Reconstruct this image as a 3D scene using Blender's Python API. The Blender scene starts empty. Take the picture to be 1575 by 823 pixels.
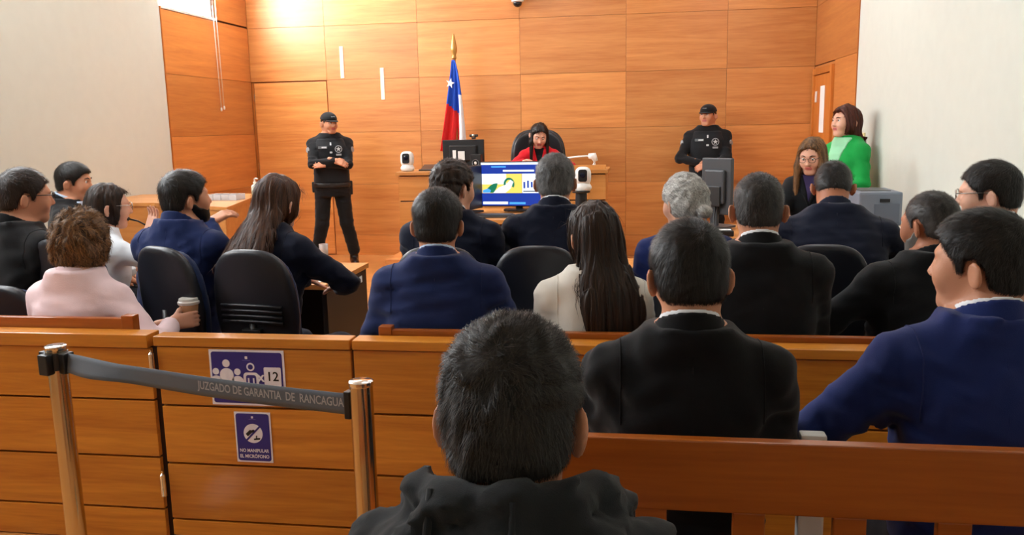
import bpy, bmesh, math, random
import numpy as np
from mathutils import Matrix, Vector
rng = np.random.default_rng(7)
random.seed(7)
scn = bpy.context.scene
COL = scn.collection

# ---------------------------------------------------------------- camera
F = 1291.0; CAMH = 1.6
def cam_axes(yaw, pitch, roll):
    cy, sy = math.cos(yaw), math.sin(yaw)
    f = np.array([-sy, cy, 0]); r = np.array([cy, sy, 0]); u = np.array([0, 0, 1.])
    cp, sp = math.cos(pitch), math.sin(pitch)
    f2 = f*cp-u*sp; u2 = u*cp+f*sp
    cr, sr = math.cos(roll), math.sin(roll)
    return r*cr+u2*sr, u2*cr-r*sr, f2
CR, CU, CF = cam_axes(.15184, .16844, -.02009)
cd = bpy.data.cameras.new('camera'); cam = bpy.data.objects.new('camera', cd); COL.objects.link(cam)
cd.sensor_width = 36; cd.lens = F/1575*36; cd.clip_start = .05
mw = Matrix.Identity(4)
for i in range(3):
    mw[i][0] = CR[i]; mw[i][1] = CU[i]; mw[i][2] = -CF[i]
mw[2][3] = CAMH
cam.matrix_world = mw
scn.camera = cam
def at(px, py, Y=None, Z=None, X=None, D=None):
    """point of the room seen at a photo pixel, on a plane of the room or at a distance"""
    d = CR*(px-787.5)/F - CU*(py-411.5)/F + CF
    if Y is not None: t = Y/d[1]
    elif Z is not None: t = (Z-CAMH)/d[2]
    elif X is not None: t = X/d[0]
    else: t = D
    return np.array([0, 0, CAMH])+d*t

# ---------------------------------------------------------------- world and exposure
w = bpy.data.worlds.new('world'); scn.world = w; w.use_nodes = True
w.node_tree.nodes['Background'].inputs[0].default_value = (.75, .85, 1, 1)
w.node_tree.nodes['Background'].inputs[1].default_value = .6
vs = scn.view_settings
vs.view_transform = 'Standard'; vs.look = 'None'; vs.gamma = 1; vs.use_curve_mapping = False
vs.exposure = 0.55
PANEL_E = 9.0      # ceiling light panels
WINDOW_E = 30.0     # daylight in the high windows

# ---------------------------------------------------------------- room constants
YB = 10.19; XL = -4.81; XR = 1.97; YW = 8.2; ZC = 3.65; YF = -2.6
BARY = 2.85

# ---------------------------------------------------------------- materials
def srgb(r, g, b):
    f = lambda c: (c/255/12.92) if c/255 <= .04045 else ((c/255+.055)/1.055)**2.4
    return (f(r), f(g), f(b), 1)
MATS = {}
def newmat(name):
    m = bpy.data.materials.new(name); m.use_nodes = True
    nt = m.node_tree; b = nt.nodes['Principled BSDF']
    return m, nt, b
def plain(name, col, rough=.5, metal=0, bump=0, bscale=300, spec=.5, sheen=0, coat=0, var=0):
    if name in MATS: return MATS[name]
    m, nt, b = newmat(name)
    b.inputs['Base Color'].default_value = col; b.inputs['Roughness'].default_value = rough
    b.inputs['Metallic'].default_value = metal; b.inputs['Specular IOR Level'].default_value = spec
    b.inputs['Sheen Weight'].default_value = sheen; b.inputs['Coat Weight'].default_value = coat
    if bump or var:
        tc = nt.nodes.new('ShaderNodeTexCoord')
        n = nt.nodes.new('ShaderNodeTexNoise'); n.inputs['Scale'].default_value = bscale; n.inputs['Detail'].default_value = 4
        nt.links.new(tc.outputs['Object'], n.inputs['Vector'])
        if bump:
            bp = nt.nodes.new('ShaderNodeBump'); bp.inputs['Strength'].default_value = bump; bp.inputs['Distance'].default_value = .003
            nt.links.new(n.outputs['Fac'], bp.inputs['Height']); nt.links.new(bp.outputs[0], b.inputs['Normal'])
        if var:
            n2 = nt.nodes.new('ShaderNodeTexNoise'); n2.inputs['Scale'].default_value = 9; n2.inputs['Detail'].default_value = 5
            nt.links.new(tc.outputs['Object'], n2.inputs['Vector'])
            mx = nt.nodes.new('ShaderNodeMixRGB'); mx.blend_type = 'MULTIPLY'; mx.inputs['Fac'].default_value = 1
            rp = nt.nodes.new('ShaderNodeValToRGB')
            rp.color_ramp.elements[0].position = .3; rp.color_ramp.elements[1].position = .7
            rp.color_ramp.elements[0].color = (1-var, 1-var, 1-var, 1); rp.color_ramp.elements[1].color = (1, 1, 1, 1)
            nt.links.new(n2.outputs['Fac'], rp.inputs[0]); mx.inputs['Color1'].default_value = col
            nt.links.new(rp.outputs[0], mx.inputs['Color2']); nt.links.new(mx.outputs[0], b.inputs['Base Color'])
    MATS[name] = m; return m
def wood(name, c1, c2, axis=0, rough=.3, scale=1.0, coat=.25, spread=.28, jitter=.14):
    if name in MATS: return MATS[name]
    m, nt, b = newmat(name)
    N = nt.nodes.new; L = nt.links.new
    tc = N('ShaderNodeTexCoord'); mp = N('ShaderNodeMapping'); oi = N('ShaderNodeObjectInfo')
    s = [14*scale]*3; s[axis] = .9*scale
    mp.inputs['Scale'].default_value = s
    L(tc.outputs['Object'], mp.inputs['Vector'])
    off = N('ShaderNodeVectorMath'); off.operation = 'SCALE'; off.inputs['Scale'].default_value = 37
    cx = N('ShaderNodeCombineXYZ')
    for k in range(3): L(oi.outputs['Random'], cx.inputs[k])
    L(cx.outputs[0], off.inputs[0]); L(off.outputs[0], mp.inputs['Location'])
    n1 = N('ShaderNodeTexNoise'); n1.inputs['Scale'].default_value = 1.0; n1.inputs['Detail'].default_value = 7; n1.inputs['Roughness'].default_value = .62; n1.inputs['Distortion'].default_value = .5
    L(mp.outputs[0], n1.inputs['Vector'])
    n2 = N('ShaderNodeTexNoise'); n2.inputs['Scale'].default_value = 5.0; n2.inputs['Detail'].default_value = 4
    L(mp.outputs[0], n2.inputs['Vector'])
    ad = N('ShaderNodeMath'); ad.operation = 'MULTIPLY_ADD'; ad.inputs[1].default_value = .35
    L(n2.outputs['Fac'], ad.inputs[0]); L(n1.outputs['Fac'], ad.inputs[2])
    rp = N('ShaderNodeValToRGB'); e = rp.color_ramp.elements
    e[0].position = .675-spread; e[1].position = .675+spread; e[0].color = c1; e[1].color = c2
    L(ad.outputs[0], rp.inputs[0])
    hs = N('ShaderNodeHueSaturation')
    mr = N('ShaderNodeMapRange'); mr.inputs['To Min'].default_value = 1-jitter; mr.inputs['To Max'].default_value = 1+jitter
    L(oi.outputs['Random'], mr.inputs['Value']); L(mr.outputs[0], hs.inputs['Value']); L(rp.outputs[0], hs.inputs['Color'])
    L(hs.outputs[0], b.inputs['Base Color'])
    b.inputs['Roughness'].default_value = rough; b.inputs['Coat Weight'].default_value = coat; b.inputs['Coat Roughness'].default_value = .22 if name not in ('wood_panel', 'wood_panel_side') else .42
    bp = N('ShaderNodeBump'); bp.inputs['Strength'].default_value = .06; bp.inputs['Distance'].default_value = .002
    L(ad.outputs[0], bp.inputs['Height']); L(bp.outputs[0], b.inputs['Normal'])
    MATS[name] = m; return m
def emit(name, col, strength):
    if name in MATS: return MATS[name]
    m, nt, b = newmat(name)
    b.inputs['Base Color'].default_value = (0, 0, 0, 1); b.inputs['Roughness'].default_value = .3
    b.inputs['Emission Color'].default_value = col; b.inputs['Emission Strength'].default_value = strength
    MATS[name] = m; return m
def hairmat(name, c1, c2, rough=.42):
    """hair colour runs between two tones, strand by strand"""
    if name in MATS: return MATS[name]
    m, nt, b = newmat(name)
    N = nt.nodes.new; L = nt.links.new
    at_ = N('ShaderNodeAttribute'); at_.attribute_name = 'strand'
    mx = N('ShaderNodeMixRGB'); mx.inputs['Color1'].default_value = c1; mx.inputs['Color2'].default_value = c2
    L(at_.outputs['Fac'], mx.inputs['Fac']); L(mx.outputs[0], b.inputs['Base Color'])
    b.inputs['Roughness'].default_value = rough+.04; b.inputs['Specular IOR Level'].default_value = .35
    MATS[name] = m; return m
def skinmat(name, col):
    m = plain(name, col, .5, bump=.12, bscale=220, spec=.35, var=.08)
    b = m.node_tree.nodes['Principled BSDF']
    b.inputs['Subsurface Weight'].default_value = .12; b.inputs['Subsurface Radius'].default_value = (.01, .004, .002); b.inputs['Subsurface Scale'].default_value = .6
    return m
def cloth(name, col, rough=.85, sheen=.12, bump=.25, bscale=500, var=.12):
    return plain(name, col, rough, bump=bump, bscale=bscale, spec=.2, sheen=sheen, var=var)

WOODW = wood('wood_panel', srgb(184, 106, 44), srgb(220, 150, 80), 0, .42)
WOODY = wood('wood_panel_side', srgb(172, 98, 42), srgb(206, 136, 70), 1, .34)
WOODZ = wood('wood_door_side', srgb(178, 96, 30), srgb(210, 128, 52), 2, .34)
WOODB = wood('wood_barrier', srgb(176, 98, 22), srgb(226, 150, 52), 0, .3, 1.3, jitter=.1)
WOODP = wood('wood_pew', srgb(148, 72, 18), srgb(186, 102, 34), 0, .3, 1.3, jitter=.06)
WOODF = wood('wood_desk', srgb(188, 118, 52), srgb(216, 150, 82), 0, .35)
DARKLAM = plain('dark_laminate', srgb(46, 34, 24), .5, bump=.1)
GROOVE = plain('groove_dark', srgb(70, 36, 12), .7); GROOVEL = plain('groove_light', srgb(150, 88, 40), .6)
CREAM = plain('cream_wall', srgb(208, 212, 202), .8, bump=.15, bscale=260, spec=.2, var=.03)
WHITE = plain('white_paint', srgb(235, 235, 230), .6)
BLACKP = plain('black_plastic', srgb(24, 24, 26), .42)
DKGREY = plain('dark_grey_plastic', srgb(58, 60, 64), .45)
GREYP = plain('grey_plastic', srgb(128, 134, 142), .5)
WPLAS = plain('white_plastic', srgb(232, 232, 228), .35)
CHROME = plain('chrome', srgb(225, 222, 215), .16, 1)
BRASS = plain('polished_post', srgb(205, 190, 160), .14, 1)
PAPER = plain('paper', srgb(240, 240, 238), .8)
LEATHER = plain('black_leather', srgb(22, 22, 26), .35, bump=.2, bscale=120)

# ---------------------------------------------------------------- object helpers
def tag(o, label=None, cat=None, group=None, kind=None):
    if label: o['label'] = label
    if cat: o['category'] = cat
    if group: o['group'] = group
    if kind: o['kind'] = kind
    return o
def empty(name, loc, label=None, cat=None, group=None, rz=0):
    o = bpy.data.objects.new(name, None); COL.objects.link(o)
    o.location = tuple(float(v) for v in loc); o.rotation_euler = (0, 0, rz); o.empty_display_size = .05
    return tag(o, label, cat, group)
def rawmesh(name, V, Fc, smooth=False, midx=None):
    V = np.asarray(V, np.float32)
    me = bpy.data.meshes.new(name)
    if isinstance(Fc, np.ndarray):
        n = Fc.shape[1]; m = len(Fc)
        me.vertices.add(len(V)); me.vertices.foreach_set('co', V.ravel())
        me.loops.add(m*n); me.loops.foreach_set('vertex_index', Fc.astype(np.int32).ravel())
        me.polygons.add(m); me.polygons.foreach_set('loop_start', np.arange(0, m*n, n, dtype=np.int32))
        if smooth: me.polygons.foreach_set('use_smooth', np.ones(m, bool))
        if midx is not None: me.polygons.foreach_set('material_index', midx.astype(np.int32))
        me.update(calc_edges=True); me.validate()
    else:
        me.from_pydata([tuple(float(c) for c in v) for v in V], [], Fc)
        if smooth:
            for p in me.polygons: p.use_smooth = True
        if midx is not None:
            for p, i in zip(me.polygons, midx): p.material_index = int(i)
    return me
def link(name, me, mats, parent=None, loc=None, rot=None):
    o = bpy.data.objects.new(name, me); COL.objects.link(o)
    if mats is not None and len(me.materials) == 0:
        for m in (mats if isinstance(mats, (list, tuple)) else [mats]): me.materials.append(m)
    if parent is not None: o.parent = parent
    if loc is not None: o.location = tuple(float(v) for v in loc)
    if rot is not None: o.rotation_euler = rot
    return o
def bm_mesh(name, bm, smooth=False):
    bmesh.ops.recalc_face_normals(bm, faces=bm.faces[:])
    me = bpy.data.meshes.new(name); bm.to_mesh(me); bm.free()
    if smooth:
        for p in me.polygons: p.use_smooth = True
    return me
def boxmesh(lo, hi, bev=.004, seg=2):
    lo = np.array(lo, float); hi = np.array(hi, float)
    bm = bmesh.new(); bmesh.ops.create_cube(bm, size=1)
    for v in bm.verts: v.co = Vector(((lo+hi)/2+np.array(v.co)*(hi-lo)).tolist())
    if bev: bmesh.ops.bevel(bm, geom=bm.edges[:], offset=min(bev, .45*float(min(hi-lo))), segments=seg, profile=.6, affect='EDGES')
    return bm_mesh('box', bm)
def wloc(p):
    """world location of an unrotated parent"""
    v = np.zeros(3)
    while p is not None: v += np.array(p.location); p = p.parent
    return v
def box(name, lo, hi, mat, parent=None, bev=.004, world=True):
    """box given by two corners of the room"""
    lo = np.array(lo, float); hi = np.array(hi, float); lo, hi = np.minimum(lo, hi), np.maximum(lo, hi)
    c = np.array([(lo[0]+hi[0])/2, (lo[1]+hi[1])/2, lo[2]])
    me = boxmesh(lo-c, hi-c, bev)
    base = wloc(parent) if (world and parent is not None) else 0
    return link(name, me, mat, parent, c-base)
def tubemesh(pts, r, n=10, caps=True, closed=False):
    pts = np.array(pts, float); m = len(pts); rr = np.broadcast_to(np.array(r, float), (m,))
    V = []; 
    for i in range(m):
        a = pts[(i-1) % m] if closed else pts[max(i-1, 0)]; b = pts[(i+1) % m] if closed else pts[min(i+1, m-1)]
        t = b-a; t = t/np.linalg.norm(t)
        if i == 0:
            ref = np.array([0, 0, 1.]) if abs(t[2]) < .9 else np.array([1., 0, 0])
        x = ref-t*ref.dot(t); x /= np.linalg.norm(x); ref = x; y = np.cross(t, x)
        for k in range(n):
            a_ = 2*math.pi*k/n; V.append(pts[i]+rr[i]*(math.cos(a_)*x+math.sin(a_)*y))
    Fc = []
    for i in range(m if closed else m-1):
        for k in range(n):
            i2 = (i+1) % m; k2 = (k+1) % n
            Fc.append((i*n+k, i*n+k2, i2*n+k2, i2*n+k))
    if caps and not closed:
        Fc.append(tuple(range(n-1, -1, -1))); Fc.append(tuple((m-1)*n+k for k in range(n)))
    return rawmesh('tube', V, Fc, True)
def tube(name, pts, r, mat, parent=None, n=10, closed=False):
    return link(name, tubemesh(pts, r, n, True, closed), mat, parent)
def lathemesh(prof, n=24, c=(0, 0, 0)):
    V = []; Fc = []; m = len(prof)
    for r, z in prof:
        for k in range(n):
            a = 2*math.pi*k/n; V.append((c[0]+r*math.cos(a), c[1]+r*math.sin(a), c[2]+z))
    for i in range(m-1):
        for k in range(n):
            k2 = (k+1) % n; Fc.append((i*n+k, i*n+k2, (i+1)*n+k2, (i+1)*n+k))
    Fc.append(tuple(range(n-1, -1, -1))); Fc.append(tuple((m-1)*n+k for k in range(n)))
    me = rawmesh('lathe', V, Fc)
    for p in me.polygons: p.use_smooth = len(p.vertices) == 4
    try: me.set_sharp_from_angle(angle=math.radians(40))
    except Exception: pass
    return me
def lathe(name, prof, mat, parent=None, loc=None, n=24, rot=None):
    return link(name, lathemesh(prof, n), mat, parent, loc, rot)
def extrude2d(poly, t, y0=0.):
    """outline in x,z extruded along y"""
    n = len(poly)
    V = [(x, y0, z) for x, z in poly]+[(x, y0+t, z) for x, z in poly]
    Fc = [tuple(range(n)), tuple(range(2*n-1, n-1, -1))]+[(i, i+n, (i+1) % n+n, (i+1) % n) for i in range(n)]
    bm = bmesh.new(); vs_ = [bm.verts.new(v) for v in V]
    for f in Fc: bm.faces.new([vs_[i] for i in f])
    return bm_mesh('plate', bm)
def rrect(x0, x1, z0, z1, r, n=5):
    out = []
    for cx, cz, a0 in ((x1-r, z1-r, 0), (x0+r, z1-r, 90), (x0+r, z0+r, 180), (x1-r, z0+r, 270)):
        for k in range(n+1):
            a = math.radians(a0+90*k/n); out.append((cx+r*math.cos(a), cz+r*math.sin(a)))
    return out
def textverts(body, size, align='CENTER', ext=0, font_shear=0, bold=0):
    cu = bpy.data.curves.new('lettering', 'FONT'); cu.body = body; cu.size = size; cu.align_x = align; cu.align_y = 'CENTER'
    cu.extrude = ext; cu.resolution_u = 3; cu.offset = bold
    o = bpy.data.objects.new('lettering', cu); COL.objects.link(o)
    me = bpy.data.meshes.new_from_object(o.evaluated_get(bpy.context.evaluated_depsgraph_get()))
    V = np.array([v.co[:] for v in me.vertices]); Fc = [tuple(p.vertices) for p in me.polygons]
    bpy.data.objects.remove(o); bpy.data.curves.remove(cu); bpy.data.meshes.remove(me)
    return V, Fc

# ---------------------------------------------------------------- signed distance modelling
def snets(xs, ys, zs, V):
    S = V < 0
    cnt = np.zeros(tuple(n-1 for n in V.shape), np.int8)
    for a in (0, 1):
        for b in (0, 1):
            for c in (0, 1):
                cnt += S[a:a+cnt.shape[0], b:b+cnt.shape[1], c:c+cnt.shape[2]]
    act = (cnt > 0) & (cnt < 8)
    I = np.argwhere(act); idx = -np.ones(cnt.shape, np.int64); idx[act] = np.arange(len(I))
    acc = np.zeros((len(I), 3)); num = np.zeros(len(I))
    G = (xs, ys, zs)
    corners = [(a, b, c) for a in (0, 1) for b in (0, 1) for c in (0, 1)]
    for ca in corners:
        for ax in range(3):
            if ca[ax]: continue
            cb = list(ca); cb[ax] = 1
            va = V[I[:, 0]+ca[0], I[:, 1]+ca[1], I[:, 2]+ca[2]]; vb = V[I[:, 0]+cb[0], I[:, 1]+cb[1], I[:, 2]+cb[2]]
            m = (va < 0) != (vb < 0)
            t = np.where(m, va/np.where(m, va-vb, 1), 0)
            for d in range(3):
                p0 = G[d][I[:, d]+ca[d]]
                if d == ax: p0 = p0+t*(G[d][I[:, d]+1]-p0)
                acc[:, d] += np.where(m, p0, 0)
            num += m
    verts = acc/num[:, None]
    quads = []
    for ax in range(3):
        o1, o2 = [(1, 2), (2, 0), (0, 1)][ax]
        sl0 = [slice(None)]*3; sl1 = [slice(None)]*3
        sl0[ax] = slice(0, -1); sl1[ax] = slice(1, None)
        for o in (o1, o2): sl0[o] = slice(1, -1); sl1[o] = slice(1, -1)
        A = S[tuple(sl0)]; B = S[tuple(sl1)]
        E = np.argwhere(A != B)
        if len(E) == 0: continue
        ins = A[tuple(E.T)]
        base = E.copy(); base[:, o1] += 1; base[:, o2] += 1
        def cell(d1, d2):
            c = base.copy(); c[:, o1] -= d1; c[:, o2] -= d2
            return idx[c[:, 0], c[:, 1], c[:, 2]]
        q = np.stack([cell(1, 1), cell(0, 1), cell(0, 0), cell(1, 0)], 1)
        q[~ins] = q[~ins][:, ::-1]
        quads.append(q)
    return verts, (np.concatenate(quads) if quads else np.zeros((0, 4), int))
def smin(a, b, k):
    if k <= 0: return np.minimum(a, b)
    h = np.clip(.5+.5*(b-a)/k, 0, 1)
    return b+(a-b)*h-k*h*(1-h)
def smax(a, b, k): return -smin(-a, -b, k)
BIG = .12
class Sdf:
    def __init__(s): s.p = []; s.post = []
    def add(s, fn, lo, hi, k=.0, op='u'): s.p.append((fn, np.array(lo, float), np.array(hi, float), k, op)); return s
    def cap(s, a, b, ra, rb=None, k=.02, op='u'):
        a = np.array(a, float); b = np.array(b, float); rb = ra if rb is None else rb
        ba = b-a; L2 = max(ba.dot(ba), 1e-12); R = max(ra, rb)
        def fn(P):
            pa = P-a; h = np.clip(pa@ba/L2, 0, 1)
            return np.sqrt(((pa-h[:, None]*ba)**2).sum(1))-(ra+(rb-ra)*h)
        return s.add(fn, np.minimum(a, b)-R, np.maximum(a, b)+R, k, op)
    def ell(s, c, r, k=.02, op='u', rot=None):
        c = np.array(c, float); r = np.array(r, float); R = r.max()
        def fn(P):
            q = P-c
            if rot is not None: q = q@rot
            k0 = np.sqrt(((q/r)**2).sum(1)); k1 = np.sqrt(((q/(r*r))**2).sum(1))+1e-9
            return k0*(k0-1)/k1
        return s.add(fn, c-R, c+R, k, op)
    def frame(s, sub, Rm, o, sc=1.0, k=None):
        """add another shape's primitives, turned and moved"""
        for fn, lo, hi, kk, op in sub.p:
            cs = np.array([[x, y, z] for x in (lo[0], hi[0]) for y in (lo[1], hi[1]) for z in (lo[2], hi[2])])
            cs = (cs*sc)@Rm.T+o
            s.add((lambda P, fn=fn: fn((P-o)@Rm/sc)*sc), cs.min(0), cs.max(0), kk*sc, op)
        return s
    def eval(s, P):
        d = np.full(len(P), BIG)
        for fn, lo, hi, k, op in s.p:
            if op == 'u':
                m = np.all((P > lo-BIG*.9) & (P < hi+BIG*.9), 1)
                if m.any(): d[m] = smin(d[m], np.minimum(fn(P[m]), BIG), k)
            elif op == 's':
                m = np.all((P > lo-.02) & (P < hi+.02), 1)
                if m.any(): d[m] = smax(d[m], -fn(P[m]), k)
            else: d = smax(d, fn(P), k)
        for f in s.post: d = f(P, d)
        return d
    def grid(s, xs, ys, zs):
        G = (xs, ys, zs); V = np.full((len(xs), len(ys), len(zs)), BIG)
        def sub(lo, hi, mar):
            r = []
            for d in range(3):
                a = np.searchsorted(G[d], lo[d]-mar); b = np.searchsorted(G[d], hi[d]+mar)
                r.append(slice(max(a-1, 0), min(b+1, len(G[d]))))
            return tuple(r)
        def pts(r):
            m = np.meshgrid(xs[r[0]], ys[r[1]], zs[r[2]], indexing='ij')
            return np.stack([q.ravel() for q in m], 1), m[0].shape
        for fn, lo, hi, k, op in s.p:
            if op in 'us':
                r = sub(lo, hi, max(k, .015)+.012)
                P, sh = pts(r)
                if len(P) == 0: continue
                v = fn(P).reshape(sh)
                V[r] = smin(V[r], np.minimum(v, BIG), k) if op == 'u' else smax(V[r], -v, k)
            else:
                m = np.abs(V) < BIG*.99
                I = np.nonzero(m); P = np.stack([xs[I[0]], ys[I[1]], zs[I[2]]], 1)
                V[I] = smax(V[I], fn(P), k)
        for f in s.post:
            I = np.nonzero(np.abs(V) < .04); P = np.stack([xs[I[0]], ys[I[1]], zs[I[2]]], 1)
            V[I] = f(P, V[I])
        return V
    def bounds(s, pad=.03):
        lo = np.min([p[1] for p in s.p if p[4] == 'u'], 0)-pad; hi = np.max([p[2] for p in s.p if p[4] == 'u'], 0)+pad
        return lo, hi
    def mesh(s, h, axes=None):
        if axes is None:
            lo, hi = s.bounds(); axes = [np.arange(lo[d], hi[d]+h, h) for d in range(3)]
        return snets(*axes, s.grid(*axes))
def axis_var(lo, hi, flo, fhi, fine, coarse):
    out = []
    if lo < flo: out.append(flo-np.arange(math.ceil((flo-lo)/coarse), 0, -1)*coarse)
    out.append(np.arange(flo, fhi, fine))
    if hi > fhi: out.append(fhi+np.arange(0, math.ceil((hi-fhi)/coarse)+1)*coarse)
    return np.concatenate(out)
def rotz(a): c, s = math.cos(a), math.sin(a); return np.array([[c, -s, 0], [s, c, 0], [0, 0, 1.]])
def rotx(a): c, s = math.cos(a), math.sin(a); return np.array([[1., 0, 0], [0, c, -s], [0, s, c]])
def roty(a): c, s = math.cos(a), math.sin(a); return np.array([[c, 0, s], [0, 1., 0], [-s, 0, c]])
def wob(P, seed, f, n=6, an=(1, 1, 1)):
    """smooth folds: a few warped sine waves"""
    r = np.random.default_rng(seed); d = np.zeros(len(P)); Q = P*np.array(an)*f
    wv = np.sin(Q@r.normal(size=(3, 3))*1.3+r.uniform(0, 6, 3))*.7
    Q = Q+wv
    for i in range(n):
        k = r.normal(size=3); k /= np.linalg.norm(k); k *= r.uniform(.7, 1.8)
        d += np.sin(Q@k*2.2+r.uniform(0, 6.28))
    return d/n**.5/1.2
def lerpk(x, xs, ys): return np.interp(x, xs, ys)
# ---------------------------------------------------------------- people
def loft(s, o, Rm, prof, w0, w1, p=2.3, k=.03, op='u', lim=None):
    """body trunk: elliptical sections along the local z of a frame; prof rows: w, half width, half depth, depth offset"""
    pr = np.array(prof, float)
    def fn(P):
        q = (P-o)@Rm; w = np.clip(q[:, 2], w0, w1)
        a = lerpk(w, pr[:, 0], pr[:, 1]); b = lerpk(w, pr[:, 0], pr[:, 2]); c = lerpk(w, pr[:, 0], pr[:, 3])
        u = q[:, 0]/a; v = (q[:, 1]-c)/b
        e = (np.abs(u)**p+np.abs(v)**p)**(1/p)
        d = (e-1)*np.minimum(a, b)
        d = np.maximum(d, np.maximum(w0-q[:, 2], q[:, 2]-w1))
        if lim is not None: d = np.maximum(d, lim(q))
        return d
    R = pr[:, 1].max()+.03
    cs = np.array([[x, y, z] for x in (-R, R) for y in (-R, R) for z in (w0, w1)])@Rm.T+o
    s.add(fn, cs.min(0), cs.max(0), k, op)
def head_sdf(fem=False, chub=0.0):
    s = Sdf()
    s.ell((0, -.012, .025), (.075, .096, .093), .02)
    s.ell((0, -.045, -.025), (.064, .058, .06), .03)
    jw = (.054 if fem else .059)+chub*.008
    s.ell((0, .028, -.05), (jw, .058, .062), .03)
    s.cap((-.02, .062, -.094), (.02, .062, -.094), .018+chub*.004, k=.03)
    s.ell((0, .045, .0), (.064+chub*.004, .05, .06), .03)
    for x in (-1, 1):
        s.ell((x*.038, .062, -.03), (.026, .026, .03), .02)
        s.ell((x*.031, .094, .008), (.016, .013, .011), .012, 's')
        s.cap((x*.012, .088, .026), (x*.048, .074, .027), .009, .006, k=.012)
    s.cap((0, .088, .012), (0, .106, -.026), .007, .011, k=.012)
    for x in (-1, 1): s.ell((x*.011, .098, -.03), (.009, .009, .007), .008)
    s.cap((-.017, .083, -.052), (.017, .083, -.052), .0065, k=.008)
    s.cap((-.015, .082, -.063), (.015, .082, -.063), .0075, k=.008)
    for x in (-1, 1):
        R = rotz(x*.6)@roty(x*.12)
        s.ell((x*.087, -.018, -.012), (.0075, .022, .033), .006, rot=R)
        s.ell((x*.0955, -.010, -.008), (.006, .013, .021), .006, 's', rot=R)
    s.cap((0, -.03, -.05), (0, -.045, -.22), .056 if not fem else .048, .062 if not fem else .052, k=.03)
    return s
HAIRLINE = [(-.13, -.056), (-.07, -.054), (-.045, -.040), (-.036, .0), (-.015, .026), (.008, .02), (.012, -.014), (.026, -.012), (.032, .014), (.055, .035), (.075, .062), (.12, .075)]
BOBLINE = [(-.13, -.1), (-.0, -.095), (.03, -.085), (.045, -.015), (.055, .045), (.07, .078), (.12, .1)]
def hair_sdf(h, fem):
    s = Sdf()
    line = np.array(h.get('line') or (BOBLINE if h['kind'] != 'short' else HAIRLINE), float)
    line[:, 1] += h.get('dz', 0.)*np.clip((line[:, 0]-.02)/.03, 0, 1)     # receding front
    line[:2, 1] += h.get('nape', 0)
    t = h.get('t', .014); ts = h.get('ts', .006)
    base = Sdf(); base.ell((0, -.012, .025), (.075, .096, .093), .02); base.ell((0, -.045, -.025), (.064, .058, .06), .03)
    if h['kind'] != 'short': base.ell((0, .01, -.03), (.07, .06, .06), .03)
    seed = h.get('seed', 1); amp = h.get('amp', .0009); fr = h.get('fr', 60.)
    def fn(P):
        d = base.eval(P)
        up = np.clip((P[:, 2]+.01)/.09, 0, 1)
        tt = ts+(t-ts)*up*up*(3-2*up)
        if 'front' in h: tt = tt+h['front']*np.clip((P[:, 1]-.01)/.08, 0, 1)*np.clip((P[:, 2]-.04)/.05, 0, 1)
        d = d-tt-amp*wob(P, seed, fr)
        g = lerpk(P[:, 1], line[:, 0], line[:, 1])-P[:, 2]
        return smax(d, g*.75, .008)
    s.add(fn, (-.12, -.16, -.14), (.12, .13, .16), .02)
    return s
def drop_sdf(h):
    """hair falling behind the shoulders, in the frame that turns with the head but hangs straight"""
    s = Sdf(); L = h['len']; sp = h.get('spread', 1.)
    y0 = h.get('dy', 0.)
    prof = [(-L, .05*sp, .012, -.185+y0), (-L*.85, .085*sp, .022, -.182+y0), (-L*.6, .108*sp, .034, -.172+y0), (-.17, .105*sp, .048, -.14+y0*.6), (-.09, .092, .062, -.085+y0*.45), (.0, .086, .075, -.038), (.07, .07, .07, -.02)]
    loft(s, np.zeros(3), np.eye(3), prof, -L, .07, 2.2, .02)
    for x, yy, z1, r in h.get('locks', []):
        s.cap((x*.062, .045, .045), (x*.08, .05+yy*.5, -.06), .014, r, k=.02); s.cap((x*.08, .05+yy*.5, -.06), (x*.085, .05+yy, z1), r, r*.7, k=.02)
    sd = h.get('seed', 1)
    s.post.append(lambda P, d: d-.004*wob(P, sd, 55, an=(1, 1, .12))-.003*wob(P, sd+3, 25, an=(1, 1, .35)))
    return s
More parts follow.
